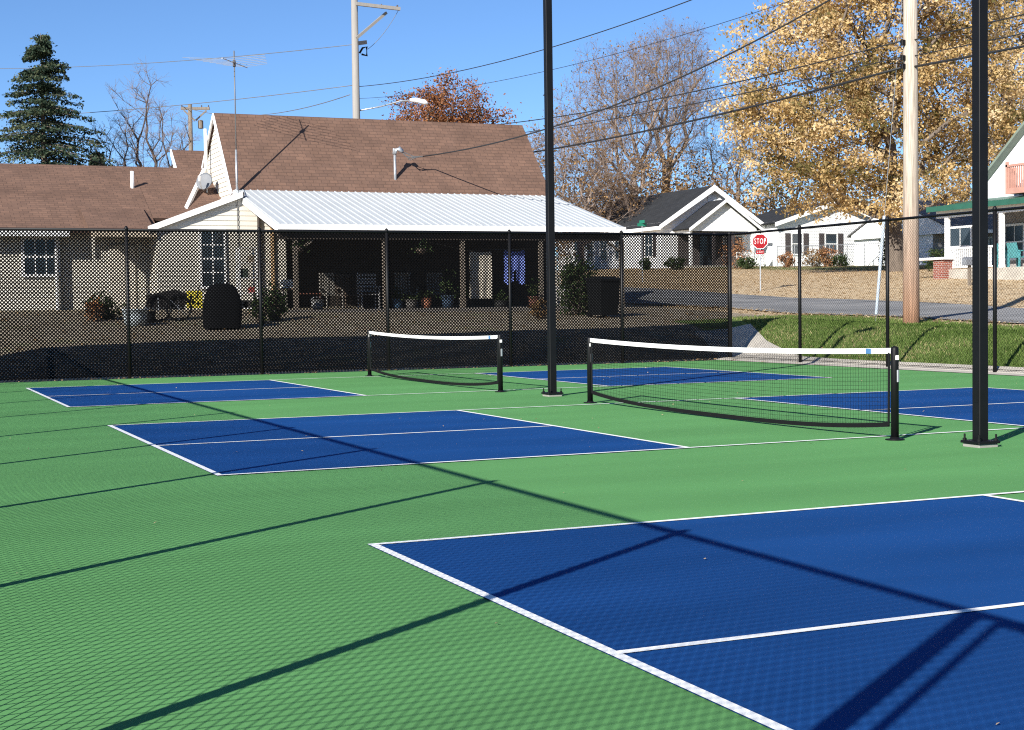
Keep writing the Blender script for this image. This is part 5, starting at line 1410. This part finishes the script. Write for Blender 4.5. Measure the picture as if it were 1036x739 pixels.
# teal chairs on the green roofed porch
def teal_chair(px_, label):
    p = at_x(px_, 258, XG + .8); r = empty("patio_chair", (p.x, p.y, ZG + .15), label, "chair", "teal chairs on the right porch", math.radians(90)); M4 = chain_matrix(r); c = pcol("teal plastic", (.07, .26, .28), .4)
    def part(n, pr_, w0, w1):
        m_ = MB(); m_.prism([M4 @ Vector((w0, y, z)) for y, z in pr_], (M4.to_3x3() @ Vector((w1 - w0, 0, 0)))); m_.build(n, c, r)
    part("seat", [(-.28, .40), (.22, .36), (.22, .39), (-.28, .44)], -.27, .27)
    part("backrest", [(.2, .38), (.36, .95), (.40, .94), (.24, .37)], -.26, .26)
    for s in (-.33, .27): part("armrest", [(-.3, .60), (.3, .62), (.3, .66), (-.3, .64)], s, s + .06)
    for s in (-.31, .26):
        part("leg", [(-.28, 0), (-.22, 0), (-.20, .6), (-.27, .6)], s, s + .05); part("leg", [(.22, 0), (.28, 0), (.26, .6), (.20, .6)], s, s + .05)
teal_chair(1019, "teal plastic chair on the right porch nearer to the white post"); teal_chair(1031, "teal plastic chair on the right porch cut by the picture's edge")

# ================================================================== grass blades on the bank, fallen leaves on lawns and along the fence
def blades(n, x0, x1, y0, y1, hmin, hmax, label_name, keep=None):
    rng = np.random.default_rng(77); x = rng.uniform(x0, x1, n); y = rng.uniform(y0, y1, n)
    if keep is not None: k = keep(x, y, rng); x, y = x[k], y[k]
    z = zt_np(x, y); n = len(x); h = rng.uniform(hmin, hmax, n); th = rng.uniform(0, 6.283, n); w_ = rng.uniform(.008, .02, n); lean = rng.normal(0, .4, (n, 2)) * h[:, None]
    c, s_ = np.cos(th) * w_, np.sin(th) * w_
    V = np.stack([np.stack([x - c, y - s_, z - .02], 1), np.stack([x + c, y + s_, z - .02], 1), np.stack([x + lean[:, 0] + c * .2, y + lean[:, 1] + s_ * .2, z + h], 1), np.stack([x + lean[:, 0] - c * .2, y + lean[:, 1] - s_ * .2, z + h], 1)], 1).reshape(-1, 3)
    pn_ = .5 + .28 * np.sin(x * 1.7 + 1.3 * np.sin(y * .9)) * np.cos(y * 1.1 + x * .4)
    o = fastmesh(label_name, V, np.arange(4 * n).reshape(-1, 4), L_GRASS, None, np.clip(pn_ + rng.normal(0, .22, n), 0, 1)); tag(o, "short green grass growing on the bank behind the right fence", "grass", kind="stuff")
blades(80000, 17.0, 21.9, 4, 23.2, .02, .07, "grass", lambda x, y, rng: (x > np.array([cw(v) for v in y]) + .02) & (rng.random(len(x)) < 1 - sstep(x, 20.6, 21.9) * .9) & (rng.random(len(x)) < 1 - sstep(y, 21, 23.2)))
def litter(n, x0, x1, y0, y1, s, name, label, keep, zoff=.015, lm=None):
    rng = np.random.default_rng(91); x = rng.uniform(x0, x1, n); y = rng.uniform(y0, y1, n); k = keep(x, y, rng); x, y = x[k], y[k]
    z = np.where((x < 16.3) & (y < 18.6), 0.0, zt_np(x, y)) + zoff
    v, q = leaf_quads(rng, np.stack([x, y, z + rng.uniform(0, .012, len(x))], 1), s, 6); o = fastmesh(name, v, q, lm or L_DRY, None, np.clip(rng.normal(.5 if y0 > 10 else .72, .24, len(x)), 0, 1)); tag(o, label, "leaves", kind="stuff")
litter(90000, 21, 62, 6, 78, .055, "fallen_leaves", "tan fallen leaves strewn over the lawns across the street", lambda x, y, r: ~((x > 22.2) & (x < 29.0) & (y < 51)) & ~((y > 43) & (y < 51) & (x < 22.2)) & (np.abs(x - 20 - y * .55) < 24) & (y + x > 30), lm=L_TAN)
litter(4500, -4, 22, 19.2, 33, .05, "fallen_leaves", "brown fallen leaves on the yard behind the dark fence", lambda x, y, r: (y < 28.2) | (x < 8))
litter(2600, 14.5, 18, 12, 19.2, .05, "fallen_leaves", "dry leaves blown along the foot of the fence at the far corner", lambda x, y, r: (x > 16.3) & (x < cw(19)) & (r.random(len(x)) < np.exp(-np.abs(x - 16.7) * 3) * .8 * sstep(y, 13, 18)) | ((y > 18.45) & (y < 18.9) & (r.random(len(x)) < .5)), .03)
litter(260, -3, 16.3, 18.2, 18.7, .035, "fallen_leaves", "few dry leaves along the foot of the long dark fence", lambda x, y, r: r.random(len(x)) < .8)

def specks():
    rng = np.random.default_rng(5); n = 150; x = rng.uniform(-2, 15, n); y = rng.uniform(-9, 17, n)
    v, q = leaf_quads(rng, np.stack([x, y, np.full(n, .012)], 1), .014, 3); o = fastmesh("leaf_bits", v, q, L_TAN, None, np.clip(rng.normal(.6, .25, n), 0, 1)); tag(o, "tiny leaf bits and grit scattered over the painted court", "debris", kind="stuff")
specks()
litter(5000, 21.2, 23.0, 3, 44, .05, "fallen_leaves", "dry leaves gathered along the street's near edge", lambda x, y, r: r.random(len(x)) < np.exp(-np.abs(x - 22.1) * 4), .045, lm=L_TAN)
